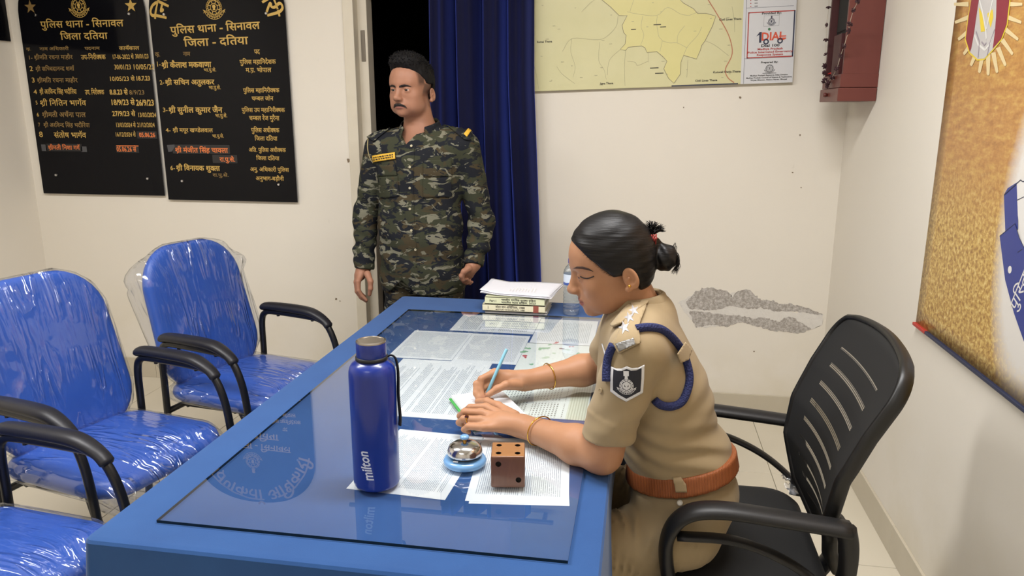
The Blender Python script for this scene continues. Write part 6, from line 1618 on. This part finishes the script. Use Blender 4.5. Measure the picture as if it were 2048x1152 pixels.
# ------------------------------------------------------------------ standing man in camouflage uniform
YM = 3.09
skin_mat('skin_man', (150, 106, 84), (162, 116, 92), (128, 78, 70))
hair_mat('hair_man', (130, 130, 130)).set(rough=.7, spec=.2)
t = NT('camo'); 
def cn(sc, seed, det=3, dist=.6): return t.noise(t.coord(scale=sc, loc=(seed, seed * 1.7, seed * .3)), 1.0, det, .55, dist)
DK, GR, BR_, LT_ = lin(29, 31, 36), lin(56, 58, 44), lin(66, 58, 42), lin(114, 112, 96)
c0 = t.mix(t.ramp(cn((13, 13, 24), 3.1), [(.49, (0, 0, 0)), (.51, (1, 1, 1))]), DK, GR)
c1 = t.mix(t.ramp(cn((12, 12, 26), 11.7), [(.57, (0, 0, 0)), (.585, (1, 1, 1))]), c0, BR_)
c2 = t.mix(t.ramp(cn((15, 15, 34), 23.4, 4, 1.0), [(.575, (0, 0, 0)), (.59, (1, 1, 1))]), c1, LT_)
c3 = t.mix(t.ramp(cn((19, 19, 40), 37.9, 4, 1.0), [(.63, (0, 0, 0)), (.64, (1, 1, 1))]), c2, DK)
t.set(col=c3, rough=.85, spec=.15); t.bump(t.noise(t.coord(), 700, 2), .12, .001)
plain('tape_yellow', (214, 168, 52), .6); plain('tan_cord', (140, 128, 92), .8); plain('button_tan', (176, 168, 140), .5); plain('boot_black', (20, 19, 19), .45)
MO_ = A3((-.915, YM, 0))
ma = thing('person', tuple(float(x) for x in MO_), 0, 'man in camouflage uniform with a moustache standing in front of the blue curtain', 'person')
Ym = lambda u, v_, y=YM: A3(at_y(u, v_, y))
MS = 1.02; psi = math.radians(35)
tw = A3((.29, -.957, 0)); rt = A3((.957, .29, 0)); mf = tw * math.cos(psi) - rt * math.sin(psi); mf /= np.linalg.norm(mf); ml = np.cross(A3((0, 0, 1)), mf); mu_ = np.cross(mf, ml)
MM = np.stack([mf, ml, mu_], 1).astype(f32)
MC = Ym(866, 190, YM - .02) - MM @ A3((-.030, .079, -.022)) * f32(MS)
def mloc_(P):
    L_ = ((P - MC) @ MM) / f32(MS); L_[:, 2] = np.where(L_[:, 2] < -.022, (L_[:, 2] + f32(.022)) / f32(.89) - f32(.022), L_[:, 2]); return L_
def mw_(p): return MC + MM @ A3(p) * f32(MS)
MNB = A3((-.922, YM + .01, 1.405))
MSH_R, MSH_L = Ym(757, 297), Ym(931, 293); MEL_R, MEL_L = Ym(732, 432, YM + .03), Ym(964, 447, YM + .03); MWR, MWL = Ym(728, 535, YM - .02), Ym(948, 527, YM - .04)
MRF = [[Ym(716, 563, 3.010), Ym(717, 581, 3.000), Ym(724, 592, 3.005), Ym(733, 600, 3.010)], [Ym(713, 564, 3.030), Ym(714, 583, 3.020), Ym(722, 595, 3.025), Ym(732, 602, 3.030)],
       [Ym(713, 563, 3.050), Ym(714, 581, 3.045), Ym(722, 592, 3.045), Ym(731, 598, 3.045)], [Ym(715, 561, 3.067), Ym(716, 577, 3.065), Ym(722, 587, 3.065), Ym(730, 593, 3.060)]]
MRT = [Ym(735, 548, 3.020), Ym(741, 563, 2.995), Ym(741, 577, 2.990), Ym(739, 589, 2.995)]
MLF = [[Ym(930, 543, 2.990), Ym(922, 551, 2.980), Ym(926, 559, 2.990), Ym(934, 558, 3.000)], [Ym(933, 546, 3.010), Ym(923, 556, 3.000), Ym(928, 563, 3.010), Ym(936, 561, 3.017)],
       [Ym(937, 549, 3.025), Ym(928, 560, 3.015), Ym(933, 566, 3.023), Ym(940, 563, 3.030)], [Ym(942, 551, 3.040), Ym(934, 562, 3.033), Ym(939, 567, 3.037), Ym(944, 564, 3.040)]]
MLT = [Ym(937, 537, 2.990), Ym(928, 543, 2.970), Ym(923, 552, 2.968), Ym(926, 560, 2.973)]
def man_skin(P):
    L = mloc_(P); d = head_sdf(L, False, eye_open=.0030)
    A = L.copy(); A[:, 1] = np.abs(A[:, 1]); d = smin(d, ell(A, (.034, .040, -.068), (.040, .026, .034)), .02) * f32(MS)
    d = smin(d, cap(P, mw_((-.025, 0, -.055)), MNB, .056, .064), .02)
    d = smin(d, ell(P, MNB + A3((0, -.01, -.10)), (.13, .075, .12)), .03)
    d = smin(d, cap(P, MNB, A3((-.915, YM, 1.0)), .07, .07), .03); d = smin(d, cap(P, MSH_R, MSH_L, .042), .02)
    for sh_, el_, wr_, F_, T_ in ((MSH_R, MEL_R, MWR, MRF, MRT), (MSH_L, MEL_L, MWL, MLF, MLT)):
        a = smin(cap(P, sh_, el_, .046, .040), cap(P, el_, wr_, .040, .029), .02); a = smin(a, hand(P, wr_, F_, T_, 1.12), .016); d = smin(d, a, .012)
    return d
vs, fc = surf(man_skin, (-1.34, 2.90, .60), (-.56, 3.26, 1.78), .0028); vs = relax(vs, fc, 1, .35)
mb = fast_mesh('body', vs - MO_, fc, 'skin_man', ma)
L = mloc_(vs); ay = np.abs(L[:, 1])
lipm = np.clip(1.2 - np.sqrt(((L[:, 2] + .0725) / .0115) ** 2 + (ay / .0225) ** 2), 0, .22) / .22 * (L[:, 0] > .078) * (np.abs(L[:, 2] + .0713) < .02)
attr(mb, 'tint', np.clip(lipm, 0, 1) * .8)
side = np.clip((.058 - L[:, 0] + .10 * L[:, 2]) / .012, 0, 1) * np.clip((L[:, 2] - .006) / .02, 0, 1) * .9 * (L[:, 0] < .07)
sideb = np.clip((.028 - L[:, 0]) / .008, 0, 1) * np.clip((L[:, 2] + .030) / .02, 0, 1) * (L[:, 2] < .02) * .75
attr(mb, 'shade', np.clip(np.maximum(side, sideb), 0, 1) * (ay < .0755))
# eyes: ball, iris
for sgn in (1, -1):
    c = mw_((.0755, sgn * .0315, -.004)); gz = mf + ml * f32(.0) - rt * f32(.10); gz = gz / np.linalg.norm(gz)
    cl_ = c - MO_; M4 = Matrix.Translation([float(x) for x in cl_]) @ Vector([float(x) for x in gz]).to_track_quat('Z', 'Y').to_matrix().to_4x4()
    R_ = .0126 * MS
    e_ = BM().lathe([(0, -R_)] + [(R_ * math.cos(a), R_ * math.sin(a)) for a in np.linspace(-1.3, .88, 14)] + [(R_ * math.cos(.92), R_ * math.sin(.92))], seg=24).xf(M4).obj('eye', 'eye_white', ma, smooth=True)
    BM().lathe([(R_ * math.cos(.92) * 1.02, R_ * math.sin(.92)), (R_ * .3, R_ * .99), (0, R_ * 1.03)], seg=24).xf(M4).obj('iris', 'iris_dark', e_, smooth=True)
zc = lambda pts: [(740 + a * .1736, 90 + b * .1736) for a, b in pts]
def lo(o): o.data.transform(Matrix.Translation([-float(x) for x in MO_])); return o
def on_head(pts):   # head-space side/height -> world point on the face
    W = np.array([mw_((.20, y, z)) for y, z in pts], f32); P = march(man_skin, W, -mf); return P
def face_patch(name, outline, mat, off=.0006, thick=.0016, step=.003):
    bm = bmesh.new(); bm.faces.new([bm.verts.new((a, b, 0)) for a, b in outline])
    for ax in (0, 1):
        l_, h_ = min(p[ax] for p in outline), max(p[ax] for p in outline); k = int((h_ - l_) / step)
        for i in range(1, k + 1):
            co = [0, 0, 0]; co[ax] = l_ + i * (h_ - l_) / (k + 1); no = [0, 0, 0]; no[ax] = 1; bmesh.ops.bisect_plane(bm, geom=bm.verts[:] + bm.edges[:] + bm.faces[:], plane_co=co, plane_no=no)
    bmesh.ops.triangulate(bm, faces=[f for f in bm.faces if len(f.verts) > 4]); bm.verts.index_update(); q = [(x.co.x, x.co.y) for x in bm.verts]; f_ = [tuple(y.index for y in f.verts) for f in bm.faces]; bm.free()
    P = on_head(q); P = P + mf * f32(off) - MO_; o = pd(name, P, f_, mat, ma, True); md = o.modifiers.new('thick', 'SOLIDIFY'); md.thickness = thick; md.offset = 0; return o
for s_ in (1, -1):
    face_patch('eyebrow', [(s_ * a, b) for a, b in ((.009, .0100), (.018, .0140), (.030, .0158), (.042, .0140), (.051, .0080), (.041, .0085), (.030, .0090), (.018, .0065), (.009, .0040))], 'brow_black')
    face_patch('moustache', [(s_ * a, b) for a, b in ((.001, -.0565), (.010, -.0560), (.020, -.0595), (.028, -.0655), (.0315, -.0735), (.027, -.0715), (.018, -.0675), (.009, -.0655), (.001, -.0660))], 'brow_black', .0012, .0028)
# hair: full on top, short at the sides
def man_hair(P):
    L = mloc_(P); A = L.copy(); A[:, 1] = np.abs(A[:, 1])
    d = ell(A, (.000, 0, .048), (.093, .0815, .088)); d = smin(d, ell(A, (.046, 0, .106), (.050, .064, .034)), .03)
    d = smin(d, ell(A, (-.030, 0, .015), (.066, .074, .080)), .03)
    front = A[:, 0] - (f32(.046) + f32(.95) * (A[:, 2] - f32(.040)) - f32(3.0) * A[:, 1] * A[:, 1])
    low = np.maximum(A[:, 0] + f32(.040), -(A[:, 2] + f32(.055)))
    reg = smin(np.maximum(front, -(A[:, 2] - f32(.020))), low, .012); d = smax(d, reg, .008)
    d = smax(d, -ell(A, (-.026, .087, -.024), (.024, .016, .033)), .005)
    d = d - f32(.0016) * np.sin(A[:, 0] * 190 + np.sin(L[:, 1] * 120) * 2) * np.sin(L[:, 1] * 210 + A[:, 2] * 90) * np.clip(A[:, 2] / .05, 0, 1)
    return d * f32(MS)
vs, fc = surf(man_hair, (-1.14, 2.90, 1.48), (-.76, 3.28, 1.82), .003); vs = relax(vs, fc, 1, .3)
fast_mesh('hair', vs - MO_, fc, 'hair_man', ma)
st = BM(); rg = np.random.RandomState(3); Lh = mloc_(vs); cand = np.where((Lh[:, 2] > .088) | ((Lh[:, 2] > .06) & (Lh[:, 0] < .02)))[0]; gh = grad(man_hair, vs[cand])
for k in rg.choice(len(cand), 650, replace=False):
    p_ = vs[cand[k]] - MO_; n_ = gh[k]; dr_ = n_ * f32(.7) + mu_ * f32(.5) - mf * f32(.25) + rg.normal(size=3).astype(f32) * f32(.35); dr_ = dr_ / np.linalg.norm(dr_); ln_ = .004 + .006 * rg.rand()
    st.tube([tuple(map(float, p_ - n_ * f32(.002))), tuple(map(float, p_ + dr_ * f32(ln_ * .6))), tuple(map(float, p_ + dr_ * f32(ln_) + mf * f32(.002)))], [.0020, .0014, .0004], 4, cap=False)
st.obj('hair_strands', 'hair_man', ma, smooth=True)['kind'] = 'stuff'
# ---------------- shirt
CX = -.925
def man_torso(P):
    d = ell(P, (CX, YM, 1.245), (.195, .118, .190)); d = smin(d, ell(P, (CX - .005, YM - .008, 1.02), (.186, .122, .24)), .06)
    d = smin(d, ell(P, (CX - .002, YM, .80), (.190, .126, .22)), .06)
    d = smin(d, cap(P, MSH_R + A3((.03, 0, .0)), MSH_L - A3((.03, 0, 0)), .062), .06)
    d = smin(d, cap(P, MNB + A3((0, .015, -.005)), MSH_R + A3((.02, 0, .012)), .056, .050), .03); d = smin(d, cap(P, MNB + A3((0, .015, -.005)), MSH_L + A3((-.02, 0, .012)), .056, .050), .03)
    return d
def man_shirt(P):
    d = man_torso(P)
    for sh_, el_, wr_ in ((MSH_R, MEL_R, MWR), (MSH_L, MEL_L, MWL)):
        ax = wr_ - el_; ax = ax / np.linalg.norm(ax); t_ = (P - sh_) @ (el_ - sh_) / float((el_ - sh_) @ (el_ - sh_))
        up = cap(P, sh_, el_, .060, .053) - f32(.003) * np.sin(P[:, 2] * 75 + P[:, 0] * 35) * np.clip(1 - np.abs(t_ - .85) / .6, 0, 1)
        fo = cap(P, el_, wr_, .053, .043); s2 = (P - wr_) @ ax
        fo = fo - f32(.004) * np.sin(P[:, 2] * 110 + P[:, 0] * 50) * np.clip((-s2) / .05, 0, 1) * np.clip((.22 + s2) / .1, 0, 1)
        fo = fo - f32(.004) * np.clip(1 - np.abs(s2 + .075) / .02, 0, 1)
        sl = smin(up, fo, .025); sl = smax(sl, plane(P, wr_ + ax * .006, ax), .003); d = smin(d, sl, .014)
    # body folds
    fz = np.clip(1 - np.abs(P[:, 2] - .90) / .22, 0, 1)
    d = d - f32(.0045) * fz * np.sin(P[:, 2] * 48 + P[:, 0] * 22 + np.sin(P[:, 0] * 17) * 1.5) - f32(.003) * np.clip(1 - np.abs(P[:, 2] - 1.16) / .12, 0, 1) * np.sin(P[:, 0] * 45 + P[:, 2] * 35)
    nk = cap(P, MNB + A3((0, .0, -.05)), mw_((-.02, 0, -.05)), .068, .068); d = smax(d, -nk, .006)
    vx = Ym(823, 289)[0]; vz = Ym(823, 289)[2]     # open collar
    wedge = np.maximum(np.abs(P[:, 0] - vx - (P[:, 2] - vz) * .12) - (P[:, 2] - vz) * f32(.80), P[:, 1] - f32(YM - .02)); d = smax(d, -wedge, .003)
    hem = f32(.742) + f32(.9) * np.clip(f32(.07) - np.abs(P[:, 0] - (CX - .06)), 0, .07) * (P[:, 1] < YM) ; d = smax(d, hem - P[:, 2], .003)
    return d
vs, fc = surf(man_shirt, (-1.34, 2.88, .64), (-.54, 3.26, 1.54), .0045); vs = relax(vs, fc, 1, .4)
fast_mesh('shirt', vs - MO_, fc, 'camo', ma)
def man_trousers(P):
    d = ell(P, (CX, YM + .005, .86), (.172, .112, .14))
    for s_ in (-1, 1):
        hp, kn, an = A3((CX + s_ * .085, YM + .005, .82)), A3((CX + s_ * .105, YM + .01, .48)), A3((CX + s_ * .115, YM + .03, .09))
        d = smin(d, smin(cap(P, hp, kn, .094, .074), cap(P, kn, an, .074, .060), .03), .025)
    d = d - f32(.003) * np.sin(P[:, 2] * 60 + P[:, 0] * 40); return smax(smax(d, P[:, 2] - f32(.95), .004), f32(.075) - P[:, 2], .003)
vs, fc = surf(man_trousers, (-1.18, 2.92, .05), (-.68, 3.24, .98), .007)
fast_mesh('trousers', vs - MO_, fc, 'camo', ma)
for s_ in (-1, 1):
    x = s_ * .115; BM().tube(bez([(x, .075, .05), (x, .02, .055), (x, -.07, .042), (x, -.15, .034)], 5), [.044 - .012 * (k / 15) for k in range(16)], 12, flat=(.8, 1.05)).obj('boot', 'boot_black', ma, smooth=True)
# collar flaps, epaulettes, pockets, tapes, buttons
ctr = MNB + A3((.002, -.004, .030)); cv = []; cf = []; NA = 44
for j, (rr_, dz) in enumerate(((.071, .010), (.072, .024), (.075, .028), (.079, .024), (.092, -.010), (.100, -.028))):
    for i in range(NA + 1):
        th = -2.50 + 5.0 * i / NA; fr = (abs(th) / 2.50) ** 3.0; drop = fr * (.012 if j < 3 else .024 if j == 3 else .040 if j == 4 else .052); out_ = 0 if j < 4 else fr * .006
        sd_ = 1 if th > 0 else -1
        cv.append(((rr_ + out_) * math.sin(th) * 1.02 + ctr[0] - .008 * fr, (rr_ * .94 + out_) * math.cos(th) * (1 if abs(th) < 1.57 else 1.12) + ctr[1] - .010 * fr, ctr[2] + dz - drop + .20 * rr_ * math.cos(th)))
for j in range(5):
    for i in range(NA): k = j * (NA + 1) + i; cf.append((k, k + 1, k + NA + 2, k + NA + 1))
co = pd('collar', np.array(cv) - MO_, cf, 'camo', ma, True); md = co.modifiers.new('thick', 'SOLIDIFY'); md.thickness = .003
lo(drape('epaulette', man_shirt, [(885, 246), (896, 243), (944, 262), (940, 282), (930, 281)], 'camo', ma, .004, .003, 4))
lo(drape('epaulette', man_shirt, [(772, 252), (781, 258), (748, 284), (735, 276)], 'camo', ma, .004, .003, 4))
lo(drape('shoulder_title', man_shirt, [(927, 271), (938, 257), (943, 262), (933, 276)], 'tape_yellow', ma, .009, .002, 3))
lo(drape('pocket_flap', man_shirt, [(755, 330), (791, 329), (795, 351), (757, 353)], 'camo', ma, .0025, .0035, 5)); lo(drape('pocket', man_shirt, [(757, 354), (796, 352), (799, 392), (762, 397)], 'camo', ma, .0012, .0030, 5))
lo(drape('pocket_flap', man_shirt, [(846, 321), (902, 319), (904, 353), (847, 354)], 'camo', ma, .0025, .0035, 5)); lo(drape('pocket', man_shirt, [(846, 355), (902, 354), (905, 393), (846, 396)], 'camo', ma, .0012, .0030, 5))
lo(drape('name_tape', man_shirt, [(746, 311), (791, 305), (792, 318), (748, 324)], 'tape_yellow', ma, .005, .0025, 4))
P_ = Print(); rr = random.Random(9)
for r_ in range(2):
    x = 749
    while x < 786:
        w_ = rr.uniform(2, 5); y = 315 + r_ * 4.3 - (x - 749) * .135; P_.rect(x, y - 1.3, x + w_, y + 1.0, 0); x += w_ + rr.uniform(.8, 1.8)
lo(drape_print(P_, 'name_print', man_shirt, ['brow_black'], ma, .0085))
for q in ((823, 292), (820, 334), (820, 376), (820, 418), (823, 461), (831, 499)): lo(button(q, man_shirt, .0052, 'button_white', .002).obj('button', 'button_tan', ma, angle=40))
lo(cord('front_placket', man_shirt, [(829, 292), (827, 340), (827, 400), (829, 460), (833, 500), (832, 535)], .0022, 'camo', ma, 6, .5))
lo(cord('shoulder_cord', man_shirt, [(737, 278), (736, 296), (740, 315), (747, 326)], .0026, 'tan_cord', ma, 6, 1.0))
